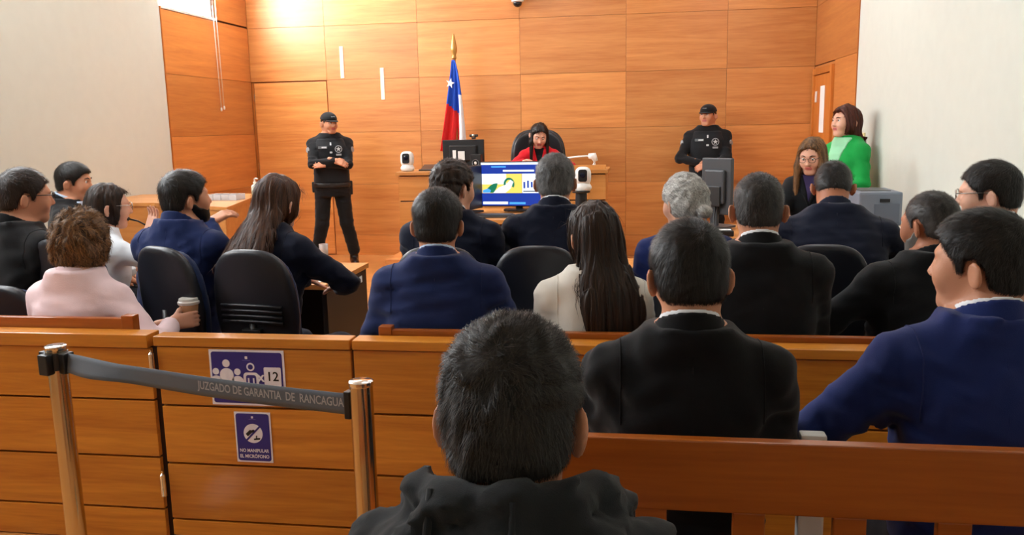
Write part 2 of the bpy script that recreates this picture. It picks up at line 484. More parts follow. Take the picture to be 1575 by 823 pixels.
def strands(sd, V, Q, n, L, wdt, lift, flow, seed, steps=4, jit=.25):
    """thin blades of hair grown from a hair surface along its flow"""
    r = np.random.default_rng(seed)
    a = V[Q[:, 0]]; b = V[Q[:, 1]]; c = V[Q[:, 2]]; d = V[Q[:, 3]]
    ar = np.linalg.norm(np.cross(c-a, d-b), axis=1)
    f = r.choice(len(Q), n, p=ar/ar.sum())
    u = r.random((n, 1)); v = r.random((n, 1))
    p = a[f]*(1-u)*(1-v)+b[f]*u*(1-v)+c[f]*u*v+d[f]*(1-u)*v
    e = 1e-3
    def grad(p):
        g = np.stack([sd.eval(p+np.eye(3)[k]*e)-sd.eval(p-np.eye(3)[k]*e) for k in range(3)], 1)
        return g/(np.linalg.norm(g, axis=1, keepdims=True)+1e-9)
    ln = L*r.uniform(.55, 1.2, (n, 1))
    rows = []; jd = r.normal(size=(n, 3))*jit
    lf = lift*r.uniform(.2, 1.2, (n, 1))
    N = None
    for k in range(steps+1):
        N = grad(p) if k < 3 or k % 2 == 0 else N
        t = flow(p)+jd; t = t-N*(t*N).sum(1, keepdims=True); t /= np.linalg.norm(t, axis=1, keepdims=True)+1e-9
        side = np.cross(N, t)
        w_ = wdt*(1-.85*k/steps)
        q = p+N*(lf*(k/steps)+.0006)
        rows.append((q-side*w_/2, q+side*w_/2))
        p = p+t*ln/steps
        p = p-grad(p)*np.clip(sd.eval(p), -.02, .02)[:, None]
    VV = np.stack([x for rw in rows for x in rw], 1).reshape(-1, 3)
    m = 2*(steps+1); base = np.arange(n)[:, None]*m
    qs = np.concatenate([base+np.array([[2*k, 2*k+1, 2*k+3, 2*k+2]]) for k in range(steps)])
    tone = np.repeat(r.random(n), m)
    return VV, qs, tone
def hand_sdf(side, curl, thumb=.5, spread=.0):
    """hand at its wrist: fingers along +y, back of the hand +z, thumb on the side given"""
    s = Sdf()
    s.cap((0, -.06, 0), (0, .01, 0), .026, .027, k=.02)
    for x in (-.026, -.009, .009, .026): s.cap((x*.7, .012, 0), (x, .085, 0), .016, .0125, k=.012)
    for i, (x, ln) in enumerate(((.029, .068), (.0095, .078), (-.0095, .073), (-.028, .057))):
        p = np.array([x*side, .088, 0]); a = 0
        for seg, fr in enumerate((.45, .31, .26)):
            a -= curl*(1, 1.1, .7)[seg]
            d = np.array([spread*x*side*8, math.cos(a), math.sin(a)])
            q = p+d*ln*fr
            s.cap(p, q, .0092-.0008*seg, .0086-.0010*seg, k=.004); p = q
    p = np.array([.024*side, .02, -.004])
    for ln, r, dx, dy, dz in ((.04, .0135, .75, .65, -.35-.3*thumb), (.032, .0105, .45, .85, -.3-.5*thumb), (.026, .009, .2, .9, -.35-.5*thumb)):
        d = np.array([dx*side, dy, dz]); d /= np.linalg.norm(d); q = p+d*ln
        s.cap(p, q, r, r*.9, k=.008); p = q
    return s
def frame_from(d, n):
    d = np.array(d, float); d /= np.linalg.norm(d); n = np.array(n, float); n = n-d*n.dot(d); n /= np.linalg.norm(n)
    return np.stack([np.cross(d, n), d, n], 1)
def glasses(par, Rm, hc, sc, mat, rx=.024, rz=.018):
    g = link('glasses', tubemesh([hc+sc*(Rm@np.array(p)) for p in ((-.008, .111, .014), (0, .114, .017), (.008, .111, .014))], .0016*sc, 6), mat, par)
    for x in (-1, 1):
        ring = [hc+sc*(Rm@np.array([x*.033+rx*math.cos(a), .109-.12*abs(x*.033+rx*math.cos(a))**1.0+.004, .006+rz*math.sin(a)])) for a in np.linspace(0, 2*math.pi, 20, endpoint=False)]
        tube('rim', ring, .0018*sc, mat, g, 6, True)
        tube('temple', [hc+sc*(Rm@np.array(p)) for p in ((x*.057, .104, .012), (x*.074, .06, .013), (x*.083, -.004, .012), (x*.083, -.02, -.004))], .002*sc, mat, g, 6)
    return g
SKIN = {'a': skinmat('skin_light', srgb(226, 172, 146)), 'b': skinmat('skin_medium', srgb(206, 146, 114)), 'c': skinmat('skin_tan', srgb(186, 122, 90))}
LIPS = plain('lips', srgb(176, 92, 88), .4); EYEW = plain('eye_white', srgb(235, 230, 225), .25); IRIS = plain('iris', srgb(40, 26, 18), .2)
SHOE = plain('black_shoe', srgb(18, 17, 17), .3)
def person(label, px, py, D, yaw=0, head=(0, 0, 0), pose='sit', lean=4, hs=1., bw=1., fem=False, skin='b', hair=None, top=None, legs=None,
           arms=None, collar=None, vneck=None, spec=None, seat=.45, fine=.006, handfine=None, chub=0., floorz=0., side=0., elbow=None, faceful=False, twist=0, sw=None, beard=None):
    yaw = math.radians(yaw); hw = at(px, py, D=D)
    T = {}
    hip = np.array([0, 0, (seat+.10) if pose == 'sit' else .95*(hw[2]-floorz)/1.665+floorz])
    hip[2] += 0
    l = math.radians(lean); sdl = math.radians(side)
    Rt = roty(sdl)@rotx(-l)@rotz(math.radians(twist)) # trunk frame
    up = Rt[:, 2]
    nk = Rt@np.array([0, .035, .105*hs])
    tl = (hw[2]-hip[2]-nk[2])/up[2]
    hc = hip+up*tl+nk
    Rz = rotz(yaw)
    base = hw-Rz@hc; base[2] = 0
    root = empty('person', (base[0], base[1], 0), label, 'person', rz=yaw)
    hy, hp, hr = [math.radians(a) for a in head]
    Rh = rotz(hy)@rotx(-hp)@roty(hr); Ry = rotz(hy)
    c7 = hip+up*tl
    swd = sw or ((.178 if not fem else .152)*bw)
    P_ = lambda w_, a, b, c=0.: (w_*tl, a*bw, b*bw, c)
    U_ = lambda d_, a, b, c=0.: (tl-d_, a*bw, b*bw, c)
    if fem: prof = [P_(-.2, .165, .115), P_(0, .17, .115), P_(.32, .135, .095), U_(.26, .15, .11, .005), U_(.15, .15, .10), U_(.09, .13, .08, -.005), U_(.03, .09, .078, -.012), U_(-.02, .072, .072, -.018)]
    else: prof = [P_(-.2, .165, .12), P_(0, .17, .125), P_(.35, .165, .12), U_(.25, .178, .122), U_(.15, .176, .11), U_(.09, .15, .09, -.01), U_(.03, .105, .086, -.015), U_(-.02, .082, .080, -.02)]
    infl = lambda d: [(w_, a+d, b+d, c) for w_, a, b, c in prof]
    sh = [hip+Rt@np.array([x*swd, -.005, tl-.125]) for x in (-1, 1)]
    if pose == 'sit': arms = arms or ((-.13, .34, seat+.20), (.13, .34, seat+.20))
    else: arms = arms or ((-.24, .04, hip[2]-.06), (.24, .04, hip[2]-.06))
    L1 = .295*(1 if not fem else .93); L2 = .255*(1 if not fem else .93)
    elb = []; wr = []
    for i, x in enumerate((-1, 1)):
        if arms[i][0] == 'w': W = rotz(-yaw)@(at(*arms[i][1:3], D=arms[i][3])-base)
        else: W = np.array(arms[i], float)
        v = W-sh[i]; d = np.linalg.norm(v); l1, l2 = L1, L2
        if d > l1+l2-.01: W = sh[i]+v/d*(l1+l2-.01); v = W-sh[i]; d = np.linalg.norm(v)
        a = (l1*l1-l2*l2+d*d)/(2*d); hgt = math.sqrt(max(l1*l1-a*a, 0)); u = v/d
        pole = np.array((elbow[i] if elbow and elbow[i] is not None else (x*.7, -.5, -.8)), float); pole = pole-u*pole.dot(u); pole /= np.linalg.norm(pole)
        elb.append(sh[i]+u*a+pole*hgt); wr.append(W)
    # leg joints
    kn = []; an = []; hj = []
    for x in (-1, 1):
        hj.append(hip+np.array([x*.09*bw, 0, -.01]))
        if pose == 'sit':
            kn.append(np.array([x*.12*bw, .43, seat+.06])); an.append(np.array([x*.12*bw, .45, floorz+.10]))
        else:
            st = (spec or {}).get('stance', .12)
            kn.append(np.array([x*(.07+st*.45), .02, floorz+(hip[2]-floorz)*.53])); an.append(np.array([x*(.05+st), -.01, floorz+.1]))
    # ------------------------------------------------ body: one surface from head to feet
    hd = head_sdf(fem, chub)
    b = Sdf()
    b.frame(hd, Rh, hc, hs)
    nkb = hip+Rt@np.array([0, -.012, tl-.02])
    b.cap(hc+Rh@np.array([0, -.035, -.06])*hs, nkb, .052 if not fem else .045, .062 if not fem else .054, k=.03)
    loft(b, hip, Rt, infl(-.012), -.15*tl, 1.0*tl, k=.035)
    for i in (0, 1):
        b.cap(nkb+Rt@np.array([(-1, 1)[i]*.03, -.01, -.02]), sh[i], .045, .045, k=.04)
        b.cap(sh[i], elb[i], .05, .04, k=.03); b.cap(elb[i], wr[i], .041, .028, k=.015)
        b.cap(hj[i], kn[i], .078, .055, k=.03); b.cap(kn[i], an[i], .054, .038, k=.02)
        b.cap(an[i]+np.array([0, -.02, -.05]), an[i]+np.array([0, .13, -.065]), .035, .028, k=.02)
    lo, hi = b.bounds(); cr = .026
    axes = [axis_var(lo[0], hi[0], hc[0]-.11*hs, hc[0]+.11*hs, fine, cr), axis_var(lo[1], hi[1], hc[1]-.13*hs, hc[1]+.13*hs, fine, cr), axis_var(lo[2], hi[2], hc[2]-.16*hs, hc[2]+.14*hs, fine, cr)]
    V, Q = snets(*axes, b.grid(*axes))
    ct = (V[Q].mean(1)-hc)@Rh/hs
    mi = ((np.abs(ct[:, 0]) < .024-.25*np.abs(ct[:, 2]+.058)) & (ct[:, 1] > .078) & (np.abs(ct[:, 2]+.058) < .0115)).astype(int)
    # hands, finer, joined into the same body
    hf = handfine or [None, None]
    for i, x in enumerate((-1, 1)):
        spc = hf[i] or {}
        dr = np.array(spc.get('dir', (wr[i]-elb[i]).tolist()), float); nrm = np.array(spc.get('n', (0, -.25, 1)), float)
        Rf = frame_from(dr, nrm)
        hsd = hand_sdf(-x, spc.get('curl', .5), spc.get('thumb', .5), spc.get('spread', 0))
        h2 = Sdf().frame(hsd, Rf, wr[i], .92 if fem else 1.0)
        v2, q2 = h2.mesh(.0048 if hf[i] else .0095)
        Q = np.concatenate([Q, q2+len(V)]); V = np.concatenate([V, v2]); mi = np.concatenate([mi, np.zeros(len(q2), int)])
    bo = link('body', rawmesh('body', V, Q, True, mi), [SKIN[skin], LIPS], root)
    if faceful:
        for x in (-1, 1):
            e = Sdf().ell((x*.031, .0785, .008), (.0125,)*3, 0)
            v, q = e.mesh(.0035); cc = v[q].mean(1)
            im = (np.hypot(cc[:, 0]-x*.031-faceful[0]*.004, cc[:, 2]-.008-faceful[1]*.004) < .0062)&(cc[:, 1] > .082)
            link('eye', rawmesh('eye', hc+(v*hs)@Rh.T, q, True, im.astype(int)), [EYEW, IRIS], root)
            br = [hc+hs*(Rh@np.array(p)) for p in ((x*.014, .0985, .026), (x*.03, .0955, .033), (x*.05, .081, .028))]
            tube('eyebrow', br, [.003*hs, .0035*hs, .0015*hs], hair['mat'] if hair else BLACKP, root, 6)
    # ------------------------------------------------ hair
    if hair:
        hsdf = Sdf(); h1 = hair_sdf(hair, fem)
        hsdf.frame(h1, Rh, hc, hs)
        for c, r in hair.get('buns', []):
            bs = Sdf().ell(c, r, .012); hsdf.frame(bs, Rh, hc, hs)
        if 'len' in hair:
            ds = drop_sdf(hair); tmp = Sdf().frame(ds, Ry, hc, hs); hsdf.p += tmp.p
            Rl = Ry; o_ = hc
            hsdf.post.append(lambda P, d, f=ds.post[0]: f((P-o_)@Rl/hs, d))
        hm = max(fine, .006) if 'len' in hair else fine
        hv, hq = hsdf.mesh(hm)
        n = hair.get('n', 2500); Ls = hair.get('L', .03)
        wh = np.array(hair.get('whorl', (.008, -.075, .09)))
        Rg = Rh.T@np.array([0, 0, -1.])
        def flow(p):
            q = (p-hc)@Rh/hs; f = q-wh; f /= np.linalg.norm(f, axis=1, keepdims=True)+1e-6
            gv = np.tile(Rg, (len(p), 1))
            wgt = np.clip((.09-q[:, 2])/.12, 0, 1)[:, None]*hair.get('grav', .8)
            if hair.get('sweep') is not None: f = f+np.array(hair['sweep'])*np.clip((q[:, 2:3]-.03)/.06, 0, 1)
            return (f*(1-.6*wgt)+gv*wgt*1.5)@Rh.T
        sv, sq, tone = strands(hsdf, hv, hq, n, Ls*hs, hair.get('w', .0016)*hs, hair.get('lift', .004)*hs, flow, hair.get('seed', 1), hair.get('steps', 3 if fine < .0061 else 2), hair.get('jit', .25))
        AV = np.concatenate([hv, sv]); AQ = np.concatenate([hq, sq+len(hv)])
        me = rawmesh('hair', AV, AQ, True)
        tn = hair.get('tone', (0., 1.))
        base_t = .35+.3*wob(hv, 5, 70, an=(1, 1, .2))
        att = me.attributes.new('strand', 'FLOAT', 'POINT')
        vals = np.concatenate([np.clip(base_t, 0, 1), tone])
        if 'greyside' in hair:      # greyer at the sides and nape than on top
            zl = ((AV-hc)@Rh)[:, 2]/hs; vals = np.clip(vals*.6+hair['greyside']*np.clip((.07-zl)/.1, 0, 1)*.7, 0, 1)
        if len(vals) == len(me.vertices): att.data.foreach_set('value', vals.astype(np.float32))
        link('hair', me, hair['mat'], root)
    if beard:
        bs = Sdf(); bl = np.array([(-.02, -.02), (.01, -.02), (.03, -.042), (.06, -.048), (.12, -.05)])
        hb = head_sdf(fem, chub)
        hb.p = hb.p[:5]
        def bf(P):
            d = hb.eval(P)-beard[1]
            g = P[:, 2]-lerpk(P[:, 1], bl[:, 0], bl[:, 1])
            return smax(smax(d, g, .006), np.maximum(-.012-P[:, 1], -.118-P[:, 2]), .006)
        b1 = Sdf().add(bf, (-.08, -.03, -.13), (.08, .12, 0)); bs.frame(b1, Rh, hc, hs)
        v, q = bs.mesh(fine); sv, sq, tone = strands(bs, v, q, 900, .012*hs, .0012, .003, lambda p: np.tile(np.array([0, 0, -1.]), (len(p), 1)), 3, 2)
        me = rawmesh('beard', np.concatenate([v, sv]), np.concatenate([q, sq+len(v)]), True)
        link('beard', me, beard[0], root)
    # ------------------------------------------------ clothes
    if top:
        j = Sdf(); kd = top.get('kind', 'jacket'); th = top.get('th', .012)
        w0 = -.17*tl if pose == 'sit' else top.get('hem', -.22)*tl
        loft(j, hip, Rt, infl(th), w0, tl+.004, 2.6, .04)
        pad = {'jacket': .016, 'sweater': .006, 'hoodie': .014}.get(kd, .008)
        for i, x in enumerate((-1, 1)):
            j.cap(nkb+Rt@np.array([x*.045, -.012, -.035]), sh[i]+up*(.006+pad*.6), .052, .046+pad*.8, k=.045)
            j.cap(sh[i], elb[i], .050+pad, .048+pad*.5, k=.05)
            cuff = wr[i]+(elb[i]-wr[i])/np.linalg.norm(elb[i]-wr[i])*top.get('cuff', .015)
            j.cap(elb[i], cuff, .05+pad*.5, .036+pad*.4, k=.02)
        if kd == 'hoodie':
            ring = [Rt@np.array(p)+c7 for p in ((-.13, .07, -.02), (-.105, -.02, .015), (-.06, -.075, .032), (0.01, -.092, .036), (.07, -.075, .03), (.105, -.02, .015), (.13, .07, -.02))]
            for a_, b_ in zip(ring[:-1], ring[1:]): j.cap(a_, b_, .025, .025, k=.025)
            ring = [Rt@np.array(p)+c7 for p in ((-.17, .0, -.045), (-.10, -.085, -.025), (0.0, -.13, -.03), (.10, -.09, -.025), (.17, .0, -.045))]
            for a_, b_ in zip(ring[:-1], ring[1:]): j.cap(a_, b_, .034, .034, k=.02)
        if kd == 'hoodie': j.post.append(lambda P, d: d-.004*wob(P, 77, 38, an=(.6, .6, 1.6))-.002*wob(P, 78, 80))
        sd = sum(map(ord, label)) % 997
        ampf = top.get('amp', 1.)
        eb = np.array(elb); shp = np.array(sh)
        def fold(P, d):
            near = np.minimum(np.linalg.norm(P-eb[0], axis=1), np.linalg.norm(P-eb[1], axis=1))
            na = np.minimum(np.linalg.norm(P-shp[0]+np.array([0, .0, .12]), axis=1), np.linalg.norm(P-shp[1]+np.array([0, 0, .12]), axis=1))
            a = .0028+.006*np.exp(-(near/.09)**2)+.004*np.exp(-(na/.1)**2)
            wst = np.exp(-((P[:, 2]-(hip[2]+.25*tl))/.12)**2)*.004
            return d-ampf*((a)*wob(P, sd, 22, an=(.8, .8, 1.5))+wst*wob(P, sd+1, 26, an=(.35, .35, 1.7)))
        j.post.append(fold)
        # neck opening
        if kd in ('jacket', 'shirt', 'blouse'):
            vd = top.get('v', .2); vw = top.get('vw', .42)
            def opening(P):
                q = (P-c7)@Rt
                return -np.maximum(np.abs(q[:, 0])-vw*(q[:, 2]+vd)*.6, np.maximum(.0-q[:, 1], -vd-q[:, 2]))
        v, q = j.mesh(top.get('h', .013 if fine > .0055 else .010))
        jo = link(top.get('name', 'suit_jacket'), rawmesh('garment', v, q, True), top['mat'], root)
        def march(o_, d_, a, b_, first_in):
            ts_ = np.linspace(a, b_, 90); dv_ = j.eval(o_+ts_[:, None]*d_)
            hit = np.nonzero((dv_ < 0) if first_in else (dv_ > 0))[0]
            return (o_+ts_[hit[0]]*d_) if len(hit) and 0 < hit[0] < 89 else None
        if kd in ('jacket', 'hoodie') and top.get('seams', D < 4.4):
            for xs_ in ((0.,) if kd == 'jacket' else (-.085, .012)):
                pts_ = [march(hip+Rt@np.array([xs_, 0, w_]), Rt[:, 1], -.35, 0, True) for w_ in np.linspace(.05*tl, tl-(.05 if kd == 'jacket' else -.05), 22)]
                pts_ = [p for p in pts_ if p is not None]
                if len(pts_) > 3: tube('back_seam', pts_, .0015 if kd == 'jacket' else .005, top['mat'], jo, 6)
            if kd == 'jacket':
                for i, x in enumerate((-1, 1)):
                    c_ = sh[i]+Rt@np.array([-x*.018, 0, -.015]); ring_ = []
                    for a in np.linspace(math.radians(70), math.radians(248), 20):
                        d_ = Rt@np.array([0, math.cos(a), math.sin(a)]); p = march(c_, d_, .02, .13, False)
                        if p is not None: ring_.append(p)
                    if len(ring_) > 5: tube('sleeve_seam', ring_, .0014, top['mat'], jo, 6)
        def patch(name, mat, lim, d_in, d_out, parent, h=.007):
            s_ = Sdf(); loft(s_, hip, Rt, infl(th+d_out), .3*tl, tl-.012, 2.5, .0, lim=lim)
            for i, x in enumerate((-1, 1)):
                pass
            v_, q_ = s_.mesh(h)
            if len(q_): return link(name, rawmesh(name, v_, q_, True), mat, parent)
        if vneck:       # shirt showing in the open front
            vm, vd, vw = vneck[:3]
            patch('shirt_front', vm, lambda q: np.maximum(np.maximum(np.abs(q[:, 0])-vw*np.clip((q[:, 2]-(tl*.96-vd))/vd, 0, 1), .02-q[:, 1]), tl*.965-vd-q[:, 2]), 0, .006, root)
            if kd == 'jacket':
                for x in (-1, 1):
                    patch('lapel', top['mat'], lambda q, x=x: np.maximum(np.maximum(np.abs(q[:, 0]*x-(vw+.016)*np.clip((q[:, 2]-(tl*.965-vd-.03))/(vd+.03), 0, 1))-.020*np.clip((q[:, 2]-(tl*.965-vd-.03))/.1, .15, 1), .02-q[:, 1]), np.maximum(tl*.965-vd-.03-q[:, 2], q[:, 2]-tl*.9655)), 0, .011, jo)
            if len(vneck) > 3:
                patch('necktie', vneck[3], lambda q: np.maximum(np.maximum(np.abs(q[:, 0])-(.016+.03*np.clip((tl*.9-q[:, 2])/.3, 0, 1)), .02-q[:, 1]), tl*.965-vd-q[:, 2]), 0, .012, root)
        # collars
        axd = Rh[:, 2]*.35+up*.65; axd /= np.linalg.norm(axd)
        Rc = frame_from(Rt[:, 1], axd); co = nkb+Rt@np.array([0, .004, .0])
        def band(name, mat, r, t0, z0, z1, tilt, parent, gap=.0, h=.0072):
            s_ = Sdf()
            def fn(P):
                qq = (P-co)@Rc; zz = qq[:, 2]-tilt*qq[:, 1]
                rr = np.hypot(qq[:, 0]/1.0, (qq[:, 1]+.006)/1.06)
                taper = np.clip((z1-zz)/(z1-z0), 0, 1)*.012
                d = np.maximum(np.abs(rr-r-taper)-t0, np.abs(zz-(z0+z1)/2)-(z1-z0)/2)
                if gap: d = np.maximum(d, qq[:, 1]-np.abs(qq[:, 0])*.8-gap)
                return d
            s_.add(fn, co-.12, co+.12)
            v_, q_ = s_.mesh(h, [np.arange(co[d]-.115, co[d]+.115, h) for d in range(3)])
            return link(name, rawmesh(name, v_, q_, True), mat, parent)
        nr = .062 if not fem else .056
        if collar: band('shirt_collar', collar, nr+.002, .0035, -.01, .042*hs, -.35, root, 0, .005)
        if kd == 'jacket' and top.get('collar', True): band('jacket_collar', top['mat'], nr+.011, .0065, -.05, .026, -.45, jo, .03)
        if kd in ('sweater', 'tee'): band('neckband', top['mat'], nr+.010, .006, -.02, .018, -.3, jo)
        if kd == 'uniform': band('stand_collar', top['mat'], nr+.005, .006, -.02, .04, -.2, jo)
        if collar and top.get('cuffs', True):
            for i in (0, 1):
                dv = (wr[i]-elb[i]); dv /= np.linalg.norm(dv)
                link('shirt_cuff', tubemesh([wr[i]-dv*.03, wr[i]+dv*.002], [.034, .033], 14), collar, root)
        T['jacket'] = jo
    if legs:
        t = Sdf()
        loft(t, hip, Rt if pose == 'sit' else np.eye(3), infl(.008), -.2*tl, .12*tl, 2.3, .03)
        for i in (0, 1):
            t.cap(hj[i], kn[i], .098, .08 if pose != 'sit' else .07, k=.03); t.cap(kn[i], an[i]+np.array([0, 0, -.03 if pose == 'sit' else .08]), .078 if pose != 'sit' else .068, .07 if pose != 'sit' else .058, k=.02)
        sd2 = sum(map(ord, label)) % 91
        t.post.append(lambda P, d: d-.004*wob(P, sd2, 24, an=(.7, .7, 1.4)))
        v, q = t.mesh(.022 if pose == 'sit' else .014)
        link('trousers', rawmesh('trousers', v, q, True), legs, root)
        for i in (0, 1):
            s_ = Sdf(); a_ = an[i]
            s_.ell((a_[0], a_[1]+.075, floorz+.045), (.05, .145, .05), .02); s_.cap(a_+np.array([0, -.015, -.03]), a_+np.array([0, 0, .05 if pose == 'sit' else .14]), .05, .056, k=.03)
            s_.add(lambda P: floorz+.004-P[:, 2], (0, 0, 0), (0, 0, 0), 0, 'i')
            v, q = s_.mesh(.015); link('shoe' if pose == 'sit' else 'boot', rawmesh('shoe', v, q, True), SHOE, root)
    T.update(root=root, hc=hc, Rh=Rh, Ry=Ry, hs=hs, hip=hip, Rt=Rt, tl=tl, c7=c7, sh=sh, elb=elb, wr=wr, prof=prof, an=an)
    return T
# ---------------------------------------------------------------- the room
def struct(o, label=None): o['kind'] = 'structure'; return tag(o, label) if label else o
XL = -4.83
FLOORM = wood('wood_floor', srgb(176, 112, 54), srgb(212, 152, 88), 0, .28, 1.6, coat=.3)
fl = struct(box('floor', (XL-.2, YF-.2, -.1), (XR+.2, YB+.2, 0), FLOORM, None, 0))
ce = struct(box('ceiling', (XL-.2, YF-.2, ZC), (XR+.2, YB+.2, ZC+.1), WHITE, None, 0))
wb = struct(box('wall_back', (XL-.2, YB+.02, 0), (XR+.2, YB+.2, ZC), GROOVEL, None, 0))
wl = struct(box('wall_left', (XL-.2, YF, 0), (XL-.02, YB+.02, 2.86), GROOVE, None, 0))
wl2 = struct(box('wall_left_upper', (XL-.2, YF, 2.86), (XL-.02, YW, ZC), CREAM, None, 0))
wl3 = struct(box('wall_left_corner', (XL-.2, 9.40, 2.86), (XL-.02, YB+.02, ZC), GROOVE, None, 0))
wr_ = struct(box('wall_right', (XR+.02, YF, 0), (XR+.2, YB+.02, ZC), GROOVE, None, 0))
wf = struct(box('wall_rear', (XL-.2, YF-.2, 0), (XR+.2, YF, ZC), CREAM, None, 0))
struct(box('wall_left_plaster', (XL-.02, YF, 0), (XL+.012, YW, ZC), CREAM, None, .002))
struct(box('wall_right_plaster', (XR-.012, YF, 0), (XR+.02, YW, ZC), CREAM, None, .002))
struct(box('trim_1', (XL-.02, YW, 0), (XL+.02, YW+.02, 2.86), wood('wood_trim', srgb(150, 80, 26), srgb(180, 104, 40), 2), None, .003))
struct(box('trim_2', (XR-.02, YW, 0), (XR+.02, YW+.02, ZC), MATS['wood_trim'], None, .003))
ROWS = [0, .255, .90, 1.545, 2.19, 2.84, 3.49, ZC]
COLS = [XL, -3.832, -2.66, -1.41, -.158, .994, XR]
g = .0014
for ci in range(len(COLS)-1):
    for ri in range(len(ROWS)-1):
        z0, z1 = ROWS[ri], ROWS[ri+1]
        if ci == 0 and z1 <= 2.19: continue
        box('panel', (COLS[ci]+g, YB, z0+g), (COLS[ci+1]-g, YB+.022, z1-g), WOODW, wb, .002)
for ri in range(len(ROWS)-1):
    z0, z1 = ROWS[ri], ROWS[ri+1]
    if z1 < 2.85: box('panel', (XL-.022, YW+.022, z0+g), (XL, YB-.001, z1-g), WOODY, wl, .002)
    elif z0 > 2.8: box('panel', (XL-.022, 9.42, z0+g+.02), (XL, YB-.001, z1-g), WOODY, wl3, .002)
    d2a = 9.24
    if z1 <= 2.2:
        box('panel', (XR, YW+.022, z0+g), (XR+.022, d2a-.06, z1-g), WOODY, wr_, .002)
    else: box('panel', (XR, YW+.022, max(z0, 2.12)+g), (XR+.022, YB-.001, z1-g), WOODY, wr_, .002)
box('panel', (XR, d2a-.06, 2.1), (XR+.022, YB-.001, 2.18), WOODY, wr_, .002)
# door in the back wall
d1 = struct(empty('door_1', (-4.32, YB, 0)), 'flush wooden door in the panelled back wall behind the left guard')
box('leaf', (-4.795, YB+.004, .012), (-3.845, YB+.03, 2.175), WOODW, d1, .002)
box('hinge_stile', (-4.828, YB+.006, 0), (-4.802, YB+.03, 2.18), MATS['wood_trim'], d1, .002)
for z in (.3, 1.1, 1.95): box('hinge', (-4.808, YB-.004, z), (-4.79, YB+.012, z+.09), CHROME, d1, .002)
# door in the right side wall
d2 = struct(empty('door_2', (XR, 9.7, 0)), 'wooden door with a taped notice in the right side wall')
zt = 2.08
for y0, y1, z0, z1 in ((9.19, 9.27, 0, zt+.07), (10.10, 10.17, 0, zt+.07), (9.27, 10.10, zt, zt+.07)):
    box('frame', (XR-.03, y0, z0), (XR+.03, y1, z1), WOODZ, d2, .003)
box('leaf', (XR-.012, 9.28, .01), (XR+.025, 10.095, zt-.006), WOODZ, d2, .003)
hd_ = tube('handle', [(XR-.015, 9.36, 1.0), (XR-.06, 9.36, 1.0), (XR-.06, 9.48, 1.0)], .009, CHROME); hd_.parent = d2; hd_.location = (-XR, -9.7, 0)
nt_ = box('notice', (XR-.016, 9.55, 1.45), (XR-.0135, 9.77, 1.95), PAPER, None, 0); tag(nt_, 'white paper notice taped to the side door', 'notice')
sp_ = box('switch_plate', (XR-.02, 9.95, 1.78), (XR-.0135, 10.03, 1.9), WPLAS, None, .002); tag(sp_, 'small white plate on the side door above the clerk', 'plate')
sw_ = empty('light_switch', (XR-.012, 7.86, 1.2), 'pale yellow switch plate on the cream wall behind the woman in green', 'switch')
box('plate', (XR-.024, 7.81, 1.30), (XR-.012, 7.91, 1.47), plain('switch_cream', srgb(214, 204, 150), .4), sw_, .003)
box('rocker', (XR-.029, 7.84, 1.35), (XR-.024, 7.88, 1.42), WPLAS, sw_, .002)
# high window on the left, daylight behind it
WINM = emit('daylight_pane', (.94, .97, 1, 1), WINDOW_E*1.35)
wn = struct(empty('window_1', (XL, 8.8, 2.86)), 'high blown-out window above the left wooden panelling')
box('pane', (XL-.10, YW+.03, 2.88), (XL-.09, 9.39, ZC), WINM, wn, 0)
for y in (YW+.02, 8.8, 9.38): box('window_frame', (XL-.085, y-.018, 2.87), (XL-.05, y+.018, ZC), WHITE, wn, .003)
box('window_sill', (XL-.09, YW+.02, 2.845), (XL+.004, 9.40, 2.872), WHITE, wn, .003)
wn2 = struct(empty('window_2', (XL, 3.5, 2.86)), 'long high window band along the left wall out of view')
box('pane', (XL+.014, .8, 2.95), (XL+.018, 6.6, ZC-.12), emit('daylight_pane_side', (.94, .97, 1, 1), WINDOW_E*.6), wn2, 0)
for y in np.linspace(.8, 6.6, 6): box('window_frame', (XL+.012, y-.025, 2.93), (XL+.045, y+.025, ZC-.1), WHITE, wn2, .003)
for z in (2.93, ZC-.12): box('window_frame', (XL+.012, .775, z), (XL+.045, 6.625, z+.04), WHITE, wn2, .003)
bc = empty('blind_cord', (XL+.02, 9.33, 1.85), 'pair of thin white blind cords hanging from the high window', 'cord')
for i, (dy, z0) in enumerate(((.0, 1.86), (.07, 1.88))):
    c_ = tube('cord', [(.0, dy-.03, 3.0-1.85), (.0, dy-.015, 2.4-1.85), (.0, dy, z0-1.85)], .004, WPLAS, bc, 6)
    lathe('cord_weight', [(.004, 0), (.011, .008), (.011, .03), (.004, .045)], WPLAS, c_, (0, dy, z0-1.85-.04), 10)
# ceiling light panels
PANM = emit('light_diffuser', (.93, .97, 1, 1), PANEL_E)
pi_ = 0
for yy in (4.4, 7.0, 9.0):
    for xx in (-3.3, -1.0, 1.0):
        pi_ += 1
        lp = empty('ceiling_light', (xx, yy, ZC), 'recessed square ceiling light panel over the courtroom', 'light', 'ceiling light panels')
        box('glowing_face', (xx-.3, yy-.3, ZC-.012), (xx+.3, yy+.3, ZC-.004), PANM, lp, 0)
        for s_ in (-1, 1):
            box('frame', (xx+s_*.315-.015, yy-.33, ZC-.02), (xx+s_*.315+.015, yy+.33, ZC-.001), WPLAS, lp, .002)
            box('frame', (xx-.3, yy+s_*.315-.015, ZC-.02), (xx+.3, yy+s_*.315+.015, ZC-.001), WPLAS, lp, .002)
